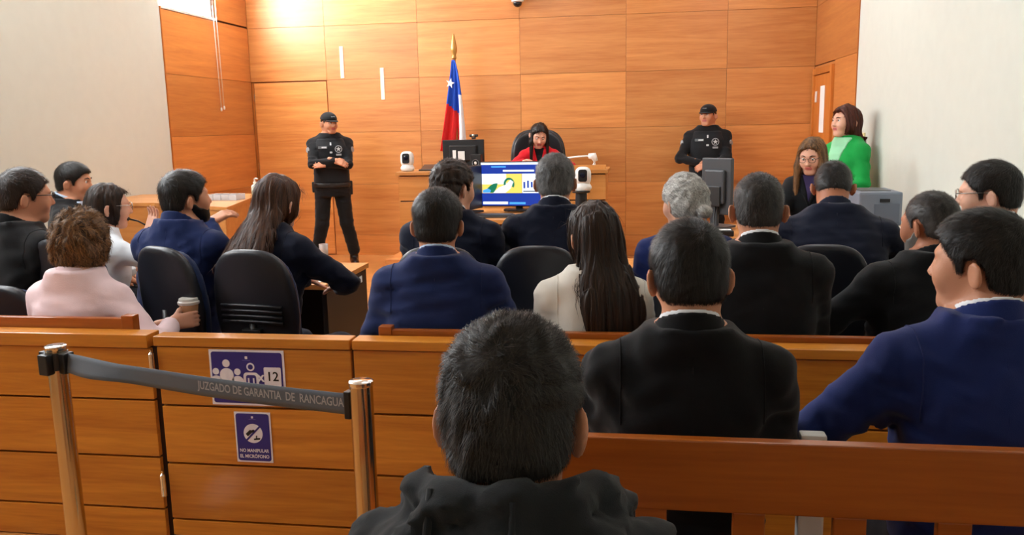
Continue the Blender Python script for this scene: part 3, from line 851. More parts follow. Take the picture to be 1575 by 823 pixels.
# two slim upright plates on the back wall, given a pale yellow glow
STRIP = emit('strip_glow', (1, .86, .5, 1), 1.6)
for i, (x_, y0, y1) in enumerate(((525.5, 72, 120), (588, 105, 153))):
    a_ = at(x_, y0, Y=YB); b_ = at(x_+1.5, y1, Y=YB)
    t_ = empty('glowing_strip', (b_[0], YB, b_[2]), ('slim vertical glowing strip on the back wall, nearer the door', 'slim vertical glowing strip on the back wall, nearer the flag')[i], 'light')
    box('glowing_face', (b_[0]-.02, YB-.012, b_[2]), (b_[0]+.02, YB-.004, a_[2]), STRIP, t_, .002)
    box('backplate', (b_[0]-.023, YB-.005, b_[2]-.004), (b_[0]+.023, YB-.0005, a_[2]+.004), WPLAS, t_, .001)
# dome camera high on the back wall
p_ = at(796, 2, Y=YB-.12)
dc = empty('dome_camera', (p_[0], YB, p_[2]), 'white dome security camera high on the back wall', 'camera')
lathe('housing', [(.02, -.02), (.07, -.005), (.078, .03), (.078, .075), (.05, .085)], WPLAS, dc, (0, -.12, 0))
link('dome', rawmesh('dome', *Sdf().ell((0, -.12, -.018), (.052, .052, .05), 0).mesh(.008), True), plain('dome_glass', srgb(30, 30, 34), .1), dc)
box('bracket', (-.02, -.06, .03), (.02, -.0005, .07), WPLAS, dc, .003, world=False)

# ---------------------------------------------------------------- judge's bench, platform, flag
A = at(612, 265, Y=8.2); B = at(932, 257, Y=8.2)
bx0, bx1, bz = A[0], B[0], 1.155
PL = .28
pf = box('platform', (bx0-.14, 8.1, 0), (bx1+.1, YB-.004, PL), WOODW, None, .004); tag(pf, 'low wooden platform under the judge bench', 'platform')
jb = empty('judge_bench', ((bx0+bx1)/2, 8.4, PL), 'long wooden judge bench with panelled front below the flag', 'desk')
box('top', (bx0-.02, 8.17, bz-.035), (bx1+.02, 8.72, bz), WOODF, jb, .004)
zz = [PL, .56, .86, bz-.04]
for i in range(3): box('front_panel', (bx0, 8.2, zz[i]+.006), (bx1, 8.225, zz[i+1]-.006), WOODF, jb, .003)
box('carcass', (bx0+.01, 8.225, PL), (bx1-.01, 8.25, bz-.036), GROOVE, jb, 0)
for x_ in (bx0, bx1-.03): box('side_panel', (x_, 8.226, PL), (x_+.03, 8.7, bz-.036), WOODF, jb, .003)
# raised screen wall part of bench at right
box('privacy_panel', (at(845, 260, Y=8.2)[0], 8.2, bz), (bx1, 8.225, bz+.045), WOODF, jb, .003)
# flag
fx = at(700, 140, Y=9.75)
fg = empty('flag', (fx[0], 9.75, PL), 'red, white and blue flag with a white star on a wooden pole', 'flag')
poleM = plain('varnished_pole', srgb(176, 108, 48), .35); gold = plain('gold_finial', srgb(190, 140, 70), .3, .4)
ztop = at(699, 92, Y=9.75)[2]-PL; zfin = at(699, 52, Y=9.75)[2]-PL
lathe('pole', [(.018, .03), (.018, ztop+.03)], poleM, fg, None, 12)
lathe('base', [(.17, 0), (.17, .025), (.05, .05), (.03, .1)], gold, fg)
lathe('finial', [(.02, 0), (.03, .02), (.022, .05), (.036, .09), (.038, .13), (.022, .22), (.008, zfin-ztop)], gold, fg, (0, 0, ztop))
nu, nv = 30, 46; zb = 1.30-PL
V = []; 
for j in range(nv+1):
    v = j/nv
    for i in range(nu+1):
        u = i/nu
        wd = .035+.27*v**.8; x = -.02-.155*v**1.1+u*wd*1.0
        y = -.03-.045*v*math.sin(u*15+v*2)-.03*v*math.sin(u*7+1)
        V.append((x, y-.02, ztop-.005+(zb-ztop)*v-.04*(u-.5)*v))
Q = []; mi = []
for j in range(nv):
    for i in range(nu):
        a0 = j*(nu+1)+i; Q.append((a0, a0+1, a0+nu+2, a0+nu+1))
        u, v = (i+.5)/nu, (j+.5)/nv
        if v < .47+.14*u and not (u > .80 and v > .38): mi.append(0)
        elif u > .72-.04*v: mi.append(2)
        else: mi.append(1)
FB = cloth('flag_blue', srgb(30, 80, 190), .6); FR = cloth('flag_red', srgb(222, 36, 34), .6); FW = cloth('flag_white', srgb(238, 238, 240), .6)
fc = link('cloth', rawmesh('flag_cloth', V, np.array(Q), True, np.array(mi)), [FB, FR, FW], fg)
md = fc.modifiers.new('thick', 'SOLIDIFY'); md.thickness = .003
st = [((.055 if k % 2 == 0 else .022)*math.sin(k*math.pi/5+.25), (.062 if k % 2 == 0 else .025)*math.cos(k*math.pi/5+.25)) for k in range(10)]
zs_ = at(698, 128, Y=9.68)[2]-PL
link('star', extrude2d(st, .002), FW, fg, (-.035, -.092, zs_))

# ---------------------------------------------------------------- equipment builders
def ptz(label, px, py, Y, z, sc=1., lens=(0, -1)):
    p = at(px, py, Y=Y)
    r = empty('conference_camera', (p[0], Y, z), label, 'camera')
    s = Sdf(); s.ell((0, 0, .03), (.075*sc, .065*sc, .035), .02); s.cap((0, 0, .02), (0, 0, .04), .06*sc, k=.02); s.add(lambda P: .003-P[:, 2], (0, 0, 0), (0, 0, 0), 0, 'i')
    link('base', rawmesh('b', *s.mesh(.008), True), WPLAS, r)
    h = Sdf()
    h.add(lambda P: np.maximum(((np.abs(P[:, 0]/(.07*sc))**3+np.abs((P[:, 1])/(.06*sc))**3+np.abs((P[:, 2]-.13*sc)/(.082*sc))**3)**(1/3)-1)*.06*sc, -1), (-.08*sc, -.08*sc, .03), (.08*sc, .08*sc, .23*sc))
    link('housing', rawmesh('h', *h.mesh(.008), True), WPLAS, r)
    link('lens_window', extrude2d(rrect(-.038*sc, .038*sc, .085*sc, .19*sc, .02*sc), .05, -.064*sc), BLACKP, r)
    lathe('lens', [(.024*sc, 0), (.024*sc, .012), (.018*sc, .014)], plain('lens_glass', srgb(20, 24, 40), .05), r, (0, -.062*sc, .145*sc), 20, (math.pi/2, 0, 0))
    return r
def monitor(label, loc, wd, ht, rz, stand=.1, back=True, mat=BLACKP, tilt=0, cat='monitor'):
    """screen faces local -y"""
    r = empty('monitor', loc, label, cat, rz=rz)
    body = link('housing', boxmesh((-wd/2, -.012, stand), (wd/2, .022, stand+ht), .008), mat, r)
    link('back_cover', boxmesh((-wd*.33, .02, stand+ht*.2), (wd*.33, .05, stand+ht*.8), .015), mat, r)
    link('stand', boxmesh((-.03, .018, .01), (.03, .045, stand+ht*.4), .006), mat, r)
    link('foot', extrude2d(rrect(-.12, .12, -.08, .1, .04), .012), mat, r, (0, .02, .0), (math.pi/2, 0, 0)).location.z = .012
    return r
def webcam(label, loc, rz=0):
    r = empty('webcam', loc, label, 'webcam', rz=rz)
    link('clip', boxmesh((-.02, -.02, 0), (.02, .025, .02), .004), BLACKP, r)
    link('body', boxmesh((-.045, -.015, .02), (.045, .015, .05), .012), BLACKP, r)
    lathe('lens', [(.016, 0), (.016, .006), (.01, .008)], CHROME, r, (0, -.014, .035), 16, (math.pi/2, 0, 0))
    return r
def bookish(name, label, cat, lo, hi, mat, bev=.003):
    return tag(box(name, lo, hi, mat, None, bev), label, cat)

# things on the judge's bench
ptz('white conference camera at the left end of the judge bench', 627, 262, 8.32, bz, .95)
p_ = at(714, 262, Y=8.5); mr_ = monitor('dark monitor seen from behind on the judge bench with a webcam on top', (p_[0], 8.5, bz), .43, .27, math.pi, .035)
link('sticker', boxmesh((-.02, .049, .1), (.05, .0515, .19), .001), PAPER, mr_)
link('sticker', boxmesh((.07, .049, .07), (.105, .0515, .2), .001), PAPER, mr_)
webcam('small black webcam clipped to the top of the judge monitor', (at(729, 215, Y=8.48)[0], 8.47, bz+.308))
p_ = at(733, 260, Y=8.35)
spk = empty('desk_speaker', (p_[0], 8.35, bz), 'small black desk speaker beside the judge monitor', 'speaker')
link('cabinet', boxmesh((-.055, -.05, 0), (.055, .06, .16), .006), BLACKP, spk)
lathe('cone', [(.036, 0), (.036, .004), (.02, -.006)], GREYP, spk, (0, -.05, .075), 20, (math.pi/2, 0, 0))
lathe('dust_cap', [(.015, 0), (.012, .007), (.002, .01)], WPLAS, spk, (0, -.05, .075), 16, (math.pi/2, 0, 0))
p_ = at(764, 246, Y=8.3); wc = webcam('black webcam standing on the judge bench below the judge', (p_[0], 8.3, bz)); 
link('tripod', boxmesh((-.01, -.01, -.0), (.01, .01, .02), .002), BLACKP, wc)
a_ = at(645, 262, Y=8.35); b_ = at(690, 262, Y=8.35)
fo = empty('laptop', ((a_[0]+b_[0])/2, 8.5, bz), 'half-open dark laptop lying on the judge bench', 'laptop')
link('keyboard_deck', boxmesh((-.16, -.15, 0), (.16, .1, .015), .004), BLACKP, fo)
link('lid', boxmesh((-.16, -.15, 0), (.16, .1, .012), .004), plain('brown_lid', srgb(78, 48, 30), .5), fo, (0, 0, .02), (math.radians(14), 0, 0))
# gooseneck document camera on the right of the bench
a_ = at(912, 262, Y=8.4); rel = lambda px, py: at(px, py, Y=8.4)-np.array([a_[0], 8.4, bz])
gc = empty('document_camera', (a_[0], 8.4, bz), 'white gooseneck document camera leaning over the right of the bench', 'camera')
box('base', (-.06, -.02, 0), (.06, .12, .02), WPLAS, gc, .006, world=False)
tube('neck', [rel(x, y) for x, y in ((913, 262), (915, 252), (912, 243), (904, 240), (890, 241), (872, 243))], .009, WPLAS, gc)
tube('head', [rel(905, 240), rel(913, 240), rel(917, 248)], [.025, .038, .022], WPLAS, gc, 14)
cb = tube('cable', [rel(x, y)+np.array([0, dy, 0]) for x, y, dy in ((914, 250, -.03), (911, 258, -.14), (909, 270, -.24), (907, 285, -.24), (903, 300, -.24), (900, 315, -.24))], .007, WPLAS, gc)
# ---------------------------------------------------------------- clerk's counter in front of the bench with the big screen
cz = .88; c0 = at(655, 340, Y=6.4)[0]; c1 = at(905, 340, Y=6.4)[0]
cc = empty('clerk_counter', ((c0+c1)/2, 6.7, 0), 'wooden clerk counter holding the large lit screen', 'desk')
box('top', (c0, 6.35, cz-.035), (c1, 7.25, cz), WOODF, cc, .004)
for x_ in (c0+.01, c1-.04): box('side_panel', (x_, 6.4, 0), (x_+.03, 7.2, cz-.036), WOODF, cc, .003)
box('modesty_panel', (c0+.05, 7.05, .1), (c1-.05, 7.075, cz-.036), GROOVE, cc, .002)
ML = at(740, 318, Y=6.95); MT = at(741, 249, Y=6.95)
mw_ = .64; mh_ = MT[2]-ML[2]
bm_ = monitor('large lit screen showing a slide, facing the room on the clerk counter', (ML[0]+mw_/2, 6.95, cz), mw_, mh_, math.radians(-4), ML[2]-cz)
sb = ML[2]-cz
def disp(name, x0, x1, z0, z1, mat, par, y=-.0135):
    o = link(name, extrude2d([(x0, z0), (x1, z0), (x1, z1), (x0, z1)], .001, y), mat, par); return o
SB = emit('screen_blue', srgb(22, 50, 140), 1.1); SW = emit('screen_white', srgb(225, 238, 255), 1.25); SY = emit('screen_yellow', srgb(236, 196, 90), 1.1)
SG = emit('screen_green', srgb(20, 110, 80), 1.0); SC = emit('screen_cyan', srgb(70, 150, 230), 1.1); SK = emit('screen_black', srgb(24, 28, 40), 1.)
w2 = mw_/2-.006; ds = disp('display', -w2, w2, sb+.01, sb+mh_-.008, SB, bm_)
H_ = lambda t: sb+.01+(mh_-.018)*t
Wd = lambda t: -w2+2*w2*t
disp('title_bar', Wd(0), Wd(1), H_(.95), H_(1), SW, ds, -.0150)
disp('menu_line', Wd(.3), Wd(.72), H_(.79), H_(.83), SW, ds, -.0150)
disp('menu_text', Wd(.14), Wd(.34), H_(.885), H_(.92), SC, ds, -.0150)
disp('slide', Wd(.01), Wd(.555), H_(.29), H_(.74), SY, ds, -.0148)
disp('slide_glow', Wd(.01), Wd(.34), H_(.5), H_(.74), SW, ds, -.0152)
gp = [(Wd(.03+.26*t), H_(.30+.22*math.sin(min(t*2.4, 1.57)))) for t in np.linspace(0, .75, 8)]+[(Wd(.21), H_(.42)), (Wd(.17), H_(.30))]
link('slide_shape', extrude2d(gp, .0006, -.0156), SG, ds)
link('slide_shape', extrude2d([(Wd(.02), H_(.30)), (Wd(.02), H_(.36)), (Wd(.09), H_(.40)), (Wd(.13), H_(.36)), (Wd(.12), H_(.30))], .0006, -.0160), SC, ds)
th = np.linspace(-.6, 3.4, 14)
ring = [(Wd(.38+.075*math.cos(a)), H_(.5+.15*math.sin(a))) for a in th]+[(Wd(.38+.045*math.cos(a)), H_(.5+.10*math.sin(a))) for a in th[::-1]]
link('slide_shape', extrude2d(ring, .0006, -.0158), SG, ds)
link('slide_shape', extrude2d([(Wd(.16), H_(.295)), (Wd(.24), H_(.42)), (Wd(.34), H_(.49)), (Wd(.40), H_(.60)), (Wd(.44), H_(.55)), (Wd(.40), H_(.40)), (Wd(.33), H_(.30))], .0006, -.0164), SW, ds)
disp('video_tile', Wd(.56), Wd(.99), H_(.29), H_(.74), SW, ds, -.0148)
for i in range(6): disp('tile_figure', Wd(.575+.05*i), Wd(.60+.05*i), H_(.40+.01*(i % 3)), H_(.55+.03*(i % 2)), SB, ds, -.0154)
disp('tile_table', Wd(.57), Wd(.78), H_(.32), H_(.345), SK, ds, -.0154)
disp('task_bar', Wd(.02), Wd(.36), H_(.03), H_(.09), SW, ds, -.0150)
disp('task_bar', Wd(.38), Wd(.6), H_(.03), H_(.08), SC, ds, -.0150)
b_ = at(731, 318, Y=6.85)
sm = monitor('narrow black monitor turned aside left of the large lit screen', (b_[0]-.03, 6.78, cz), .40, mh_*.96, math.radians(72), ML[2]-cz-.01)
kb = empty('keyboard', (at(748, 331, Y=6.5)[0], 6.55, cz), 'dark keyboard on the clerk counter below the large screen', 'keyboard')
box('case', (-.21, -.07, 0), (.21, .07, .018), DKGREY, kb, .005, world=False)
for r_ in range(4): box('key_row', (-.2, -.062+.031*r_, .018), (.2, -.037+.031*r_, .024), BLACKP, kb, .003, world=False)
ptz('white conference camera on a black riser right of the large screen', 897, 300, 6.75, at(897, 294, Y=6.75)[2], .92)
p_ = at(894, 310, Y=6.75)
rs = empty('camera_riser', (p_[0], 6.75, cz), 'black riser under the right conference camera', 'stand'); zr = at(897, 294, Y=6.75)[2]-cz
lathe('column', [(.05, .02), (.045, zr-.012)], BLACKP, rs); lathe('plate', [(.07, 0), (.075, .01), (.07, .012)], BLACKP, rs, (0, 0, zr-.012)); lathe('foot', [(.09, 0), (.09, .015), (.05, .022)], BLACKP, rs)

# ---------------------------------------------------------------- witness desk at the left wall
wz = 1.0
a_ = at(237, 312, Z=wz); b_ = at(349, 319, Z=wz); c_ = at(396, 299, Z=wz)
wd_ = empty('witness_desk', (-3.9, 7.0, 0), 'angled wooden side desk by the left wall holding plastic trays', 'desk')
def prism(name, pts, z0, z1, mat, par, bev=.003):
    bm = bmesh.new(); lo = [bm.verts.new((float(x), float(y), z0)) for x, y in pts]; hi = [bm.verts.new((float(x), float(y), z1)) for x, y in pts]; n = len(pts)
    bm.faces.new(lo[::-1]); bm.faces.new(hi)
    for i in range(n): bm.faces.new((lo[i], lo[(i+1) % n], hi[(i+1) % n], hi[i]))
    if bev: bmesh.ops.bevel(bm, geom=bm.edges[:], offset=bev, segments=2, affect='EDGES')
    return link(name, bm_mesh(name, bm), mat, par)
o_ = np.array([-3.9, 7.0])
poly = [a_[:2]-o_, b_[:2]-o_, c_[:2]-o_+np.array([0, .1]), np.array([XL+.03, c_[1]+.1])-o_, np.array([XL+.03, a_[1]])-o_]
poly = [p for i, p in enumerate(poly) if not (i == 4 and abs(p[0]-poly[0][0]) < .05)]
prism('top', poly, wz-.03, wz, WOODF, wd_)
cen = np.mean(poly, 0)
prism('front_panel', [cen+(p-cen)*.965 for p in poly], .0, wz-.031, WOODF, wd_)
lip = empty('tray_dummy', (0, 0, 0)); bpy.data.objects.remove(lip)
glassM = plain('clear_plastic', (.9, .92, .95, 1), .15, spec=.5); gb = glassM.node_tree.nodes['Principled BSDF']; gb.inputs['Transmission Weight'].default_value = .6
for i, px_ in enumerate((325, 337, 349, 361)):
    p_ = at(px_, 308, Z=wz); r_ = empty('plastic_tray', (p_[0], p_[1]+.05, wz), ('clear plastic tray on the side desk, leftmost of four', 'clear plastic tray on the side desk, second from the left', 'clear plastic tray on the side desk, third from the left', 'clear plastic tray on the side desk, nearest the sanitizer bottle')[i], 'tray', 'clear plastic trays on the side desk')
    box('floor_plate', (-.030, -.08, 0), (.030, .08, .006), glassM, r_, .001, world=False)
    for s_ in (-1, 1):
        box('side', (s_*.031-.002, -.08, 0), (s_*.031+.002, .08, .05), glassM, r_, .001, world=False); box('end', (-.034, s_*.082-.003, 0), (.034, s_*.082+.003, .05), glassM, r_, .001, world=False)
p_ = at(391, 300, Z=wz)
sz = empty('sanitizer_bottle', (p_[0], p_[1]+.03, wz), 'clear pump bottle of hand sanitizer on the side desk', 'bottle')
lathe('bottle', [(.034, 0), (.036, .01), (.036, .075), (.03, .09), (.014, .1), (.014, .108)], plain('sanitizer_gel', srgb(214, 226, 214), .2), sz)
lathe('collar', [(.017, .106), (.017, .122)], WPLAS, sz)
tube('pump', [(0, 0, .12), (0, 0, .15), (.015, -.01, .155), (.045, -.03, .150)], .007, WPLAS, sz, 8)

# ---------------------------------------------------------------- counsel tables
def table(label, x0, x1, y0, y1, z):
    r = empty('counsel_table', ((x0+x1)/2, (y0+y1)/2, 0), label, 'table')
    box('top', (x0, y0, z-.03), (x1, y1, z), WOODF, r, .003)
    for x_ in (x0+.012, x1-.04): box('end_panel', (x_, y0+.03, 0), (x_+.028, y1-.02, z-.031), DARKLAM, r, .002)
    box('modesty_panel', (x0+.045, y1-.12, .12), (x1-.045, y1-.1, z-.031), DARKLAM, r, .002)
    return r
tz = .78
tR = at(567, 404, Z=tz); tN = at(511, 438, Z=tz)
t1 = table('wooden counsel table with dark end panel before the left counsel row', -2.42, tR[0], tN[1], tR[1], tz)
link('label_sticker', boxmesh((0, 0, 0), (.002, .05, .04), .0005), PAPER, t1, (tR[0]-.0105-(t1.location.x), tR[1]-.16-t1.location.y, tz-.10))
t2 = table('wooden counsel table before the right counsel row', -1.0, 1.35, 4.55, 5.25, .76)
def sheet(label, px, py, z, rz, w_=.21, h_=.297, th=.004, mat=PAPER, name='paper_stack'):
    p = at(px, py, Z=z); o = link(name, boxmesh((-w_/2, -h_/2, 0), (w_/2, h_/2, th), .0005), mat, None, (p[0], p[1], z), (0, 0, rz)); return tag(o, label, 'paper')
sheet('white papers on the left table under the arm of the long-haired woman', 478, 428, tz, .3)
p_ = at(352, 345, Y=4.75); p_[1] = 4.65
tb = empty('tablet', (p_[0], p_[1]+.1, tz), 'slim tablet with a bright screen propped on the left table', 'tablet')
link('case', boxmesh((-.07, -.006, 0), (.07, .006, .12), .004), BLACKP, tb, (0, 0, .01), (math.radians(-20), 0, 0))
link('screen', boxmesh((-.064, -.008, .008), (.064, -.006, .112), .0005), SW, tb, (0, 0, .01), (math.radians(-20), 0, 0))
m0 = at(272, 372, Y=4.45)
mc = empty('table_microphone', (m0[0], 4.45, tz), 'thin black gooseneck microphone before the woman in the pale blouse', 'microphone')
lathe('base', [(.06, 0), (.06, .012), (.045, .03), (.012, .036)], BLACKP, mc)
rl = [at(x, y, Y=yy)-np.array([m0[0], 4.45, tz]) for x, y, yy in ((233, 358, 4.44), (224, 346, 4.41), (212, 340, 4.38), (199, 337, 4.36))]
tube('gooseneck', [(0, 0, .03)]+rl, .005, BLACKP, mc, 8); tube('capsule', [rl[-1], rl[-1]+(rl[-1]-rl[-2])*.35], .011, BLACKP, mc, 10)
p_ = at(499, 395, Y=4.85); gh = at(499, 375, Y=4.85)[2]-tz; p_[1] = tR[1]-.07
tg = empty('drinking_glass', (p_[0], p_[1], tz), 'small drinking glass on the far edge of the left table', 'glass')
lathe('glass', [(.022, 0), (.024, .005), (.028, gh), (.026, gh), (.022, .012)], glassM, tg); lathe('drink', [(.0215, .012), (.0245, gh*.7)], plain('amber_drink', srgb(190, 150, 90), .1), tg)

# ---------------------------------------------------------------- clerk desk on the right, monitor, printer
kz = .85
kd_ = empty('side_desk', (1.0, 5.9, 0), 'wooden clerk desk along the right side holding printer and monitor', 'desk')
sdx = at(1072, 330, Y=5.5)[0]
box('top', (sdx, 5.5, kz-.03), (1.93, 6.3, kz), WOODF, kd_, .004)
for x_ in (sdx+.02, 1.88): box('end_panel', (x_, 5.53, 0), (x_+.03, 6.27, kz-.031), WOODF, kd_, .003)
box('modesty_panel', (sdx+.06, 5.57, .1), (1.87, 5.595, kz-.031), WOODF, kd_, .003)
ma = at(1104, 300, Y=6.05)
rm = monitor('dark grey monitor seen from behind in front of the right guard', (ma[0], 6.05, kz), .25, at(1104, 243, Y=6.05)[2]-kz-.10, math.radians(138), .10, mat=DKGREY)
link('rear_panel', boxmesh((-.06, .05, .16), (.06, .062, .3), .006), BLACKP, rm)
link('cable', tubemesh([(.02, .05, .16), (.03, .09, .08), (.02, .1, .01), (-.03, .12, .008)], .006, 8), BLACKP, rm)
link('cable', tubemesh([(-.02, .05, .16), (-.03, .08, .07), (-.06, .1, .01), (-.1, .13, .008)], .006, 8), BLACKP, rm)
ph = at(1106, 326, Y=5.68); 
tp = empty('desk_phone', (ph[0], 5.68, kz), 'black desk phone with a white label beside the dark grey monitor', 'phone')
box('base', (-.09, -.09, 0), (.09, .09, .04), BLACKP, tp, .008, world=False); box('handset', (-.085, -.08, .04), (-.035, .08, .07), BLACKP, tp, .012, world=False); box('label_card', (.0, -.07, .04), (.075, -.02, .043), PAPER, tp, .001, world=False)
pa = at(1316, 294, Y=5.85); pb = at(1390, 294, Y=5.75)
prx0, prx1 = pa[0], min(pb[0], 1.93); prz = pa[2]
PRG = plain('printer_grey', srgb(112, 122, 136), .5)
pr_ = empty('printer', ((prx0+prx1)/2, 5.95, kz), 'grey office printer on the clerk desk by the cream wall', 'printer')
pw = (prx1-prx0)/2; phh = prz-kz
box('body', (-pw, -.2, .05), (pw, .2, phh), PRG, pr_, .015, world=False)
box('paper_tray', (-pw*.95, -.22, 0), (pw*.95, .18, .048), WPLAS, pr_, .006, world=False)
box('front_door', (-pw*.3, -.206, .07), (pw*.85, -.199, phh*.72), plain('printer_door', srgb(92, 102, 116), .5), pr_, .003, world=False)
box('handle_slot', (-pw*.05, -.209, phh*.76), (pw*.4, -.2, phh*.84), BLACKP, pr_, .002, world=False)
box('output_slot', (-pw*.8, -.12, phh-.002), (pw*.6, .12, phh+.004), DKGREY, pr_, .002, world=False)
p_ = at(1385, 350, Z=kz)
tag(box('paper_stack', (p_[0]-.12, 5.52, kz), (min(p_[0]+.1, 1.9), 5.70, kz+.05), PAPER, None, .002), 'stack of white paper at the desk edge in front of the printer', 'paper')

# ---------------------------------------------------------------- office chairs
CHB = plain('chair_shell', srgb(24, 27, 36), .42, bump=.1, bscale=300); CHF = cloth('chair_fabric', srgb(30, 46, 84), .8)
def chair_meshes(W=.225, Hh=.29, top=1.0):
    """backrest shell and cushion; local -y is the back of the chair"""
    def bf(dy, grow, th):
        def fn(P):
            x = P[:, 0]; z = P[:, 2]-top+Hh
            wz_ = (W+grow)*(1-.16*np.clip(-z/Hh, 0, 1)-.05*np.clip(z/Hh, 0, 1))
            q = (np.abs(x/wz_)**3.2+np.abs(z/(Hh+grow))**3.2)**(1/3.2)-1
            y0 = dy-.55*x*x*-1-.10*(z)-.25*z*z*0
            e = np.stack([np.maximum(q*.22+.02, 0), np.maximum(np.abs(P[:, 1]-y0)-th+.02, 0)])
            return np.hypot(e[0], e[1])-.02
        s = Sdf(); s.add(fn, (-W-.05, -.34, top-2*Hh-.06), (W+.05, .2, top+.05)); return s
    return rawmesh('shell', *bf(-.205, 0, .026).mesh(.013), True), rawmesh('cushion', *bf(-.165, -.022, .034).mesh(.013), True)
CM = {}
def office_chair(label, x, y, rz, top=1.0, W=.225, ridges=False, arms_=False, mats=(CHB, CHF), zf=0., group='office chairs at the counsel tables', Hh=.29):
    r = empty('office_chair', (x, y, zf), label, 'chair', group, rz=rz)
    key = (top, W, Hh)
    if key not in CM: CM[key] = chair_meshes(W, Hh, top)
    sh, cu = CM[key]
    for me, mt in ((sh, mats[0]), (cu, mats[1])):
        if not me.materials: me.materials.append(mt)
    s_ = bpy.data.objects.new('back_shell', sh); COL.objects.link(s_); s_.parent = r
    c_ = bpy.data.objects.new('back_cushion', cu); COL.objects.link(c_); c_.parent = r
    if ridges:
        for k in range(4):
            zz_ = top-.245-.024*k
            link('ridge', tubemesh([(xx, -.205-.035-.55*-xx*xx+.10*(top-Hh-zz_)-.0, zz_-.25*xx*xx) for xx in np.linspace(-.15, .15, 7)], .008, 8), mats[0], r)
        link('height_lever', boxmesh((-.045, -.25, top-.375), (.045, -.215, top-.35), .006), BLACKP, r)
    link('seat', extrude2d(rrect(-.24, .24, -.22, .24, .1), .08), mats[1], r, (0, .04, .48), (math.pi/2, 0, 0))
    link('back_bar', tubemesh([(0, -.06, .39), (0, -.22, .40), (0, -.23, .5), (0, -.215, top-Hh)], .022, 10), BLACKP, r)
    lathe('gas_lift', [(.045, .1), (.045, .2), (.028, .21), (.028, .4)], BLACKP, r, None, 14)
    for k in range(5):
        a = k*2*math.pi/5+.3; lg = link('base_leg', tubemesh([(0, 0, .11), (.27*math.cos(a), .27*math.sin(a), .075)], [.028, .02], 8), BLACKP, r)
        link('caster', tubemesh([(.27*math.cos(a)-.02*math.sin(a), .27*math.sin(a)+.02*math.cos(a), .03), (.27*math.cos(a)+.02*math.sin(a), .27*math.sin(a)-.02*math.cos(a), .03)], .03, 12), BLACKP, lg)
    if arms_:
        for s__ in (-1, 1): link('armrest', tubemesh([(s__*.2, .0, .43), (s__*.28, -.02, .5), (s__*.28, -.02, .66), (s__*.28, .2, .68)], .02, 8), BLACKP, r)
    return r
def chair_at(px, py, D, deg, label, **kw):
    """place a chair so that the top of its back is seen at a photo pixel"""
    p = at(px, py, D=D); a = math.radians(deg)
    off = rotz(a)@np.array([0, -.22, 0])
    return office_chair(label, p[0]-off[0], p[1]-off[1], a, top=float(round(p[2], 3)), **kw)
chair_at(247, 378, 3.72, -24, 'black office chair with rounded back behind the bearded man in blue', W=.205)
chair_at(382, 383, 3.62, -8, 'black office chair with ridged back behind the long-haired woman in navy', W=.205, ridges=True)
chair_at(93, 367, 3.75, -12, 'black office chair half hidden behind the woman in pink', W=.21)
chair_at(2, 438, 3.58, -10, 'black office chair cut by the left edge of the picture', W=.2)
chair_at(826, 377, 3.55, 4, 'black office chair with blue rim behind the grey-haired man at the table', W=.205)
chair_at(672, 378, 3.55, 4, 'black office chair behind the man in blue, left of the grey-haired man', W=.205)
chair_at(1268, 375, 3.55, -4, 'black office chair behind the stooping man at the right table', W=.205)
chair_at(1080, 395, 3.52, 0, 'black office chair behind the grey-haired woman with the bun', W=.205)

# ---------------------------------------------------------------- barrier, gate, pews
bzL = .845
gx0 = at(231, 517, Y=BARY)[0]; gx1 = at(541, 530, Y=BARY)[0]
def boards(root, x0, x1, zs, y0=BARY, th=.022, name='board'):
    for a, b in zip(zs[:-1], zs[1:]): box(name, (x0, y0, a+.004), (x1, y0+th, b-.004), WOODB, root, .003)
def z_at(px, py): return at(px, py, Y=BARY)[2]
bl = empty('barrier', ((-4.0+gx0)/2, BARY+.03, 0), 'wooden board barrier left of the gate, behind the retractable belt', 'barrier')
box('cap_rail', (-4.0, BARY-.012, z_at(100, 532)), (gx0-.008, BARY+.075, bzL), WOODB, bl, .004)
zsL = [0.0, z_at(110, 776), z_at(110, 698), z_at(110, 612), z_at(100, 532)]
boards(bl, -4.0, gx0-.008, zsL)
box('backing', (-4.0, BARY+.022, 0), (gx0-.008, BARY+.06, zsL[-1]-.001), GROOVE, bl, 0)
gt = empty('barrier_gate', ((gx0+gx1)/2, BARY+.03, 0), 'hinged wooden gate with two blue signs between the barrier sections', 'gate')
zg = z_at(390, 520)
box('cap_rail', (gx0+.012, BARY-.006, z_at(390, 535)), (gx1-.006, BARY+.07, zg), WOODB, gt, .004)
gm = (gx0+gx1)/2; zsG = [.03, z_at(400, 805), z_at(400, 718), z_at(400, 628), z_at(390, 535)]
boards(gt, gx0+.022, gx1-.006, zsG)
box('backing', (gx0+.03, BARY+.022, .04), (gx1-.012, BARY+.055, zsG[-1]-.001), GROOVE, gt, 0)
for z in (z_at(240, 560), z_at(260, 745)):
    lathe('hinge', [(.009, -.045), (.011, -.043), (.011, .043), (.009, .045), (.004, .05), (.004, .06)], CHROME, gt, (gx0+.004-gt.location.x, -.042, z), 12)
br_ = empty('barrier', ((gx1+XR)/2, BARY+.03, 0), 'wooden board barrier right of the gate, in front of the right pew', 'barrier')
zR = z_at(600, 524)
box('cap_rail', (gx1+.004, BARY-.012, zR-.035), (XR-.02, BARY+.075, zR), WOODB, br_, .004)
zsR = [0, z_at(620, 830), z_at(630, 734), z_at(630, 639), zR-.036]
boards(br_, gx1+.004, XR-.02, zsR)
box('backing', (gx1+.008, BARY+.022, 0), (XR-.02, BARY+.06, zsR[-1]-.001), GROOVE, br_, 0)
PZ = .0
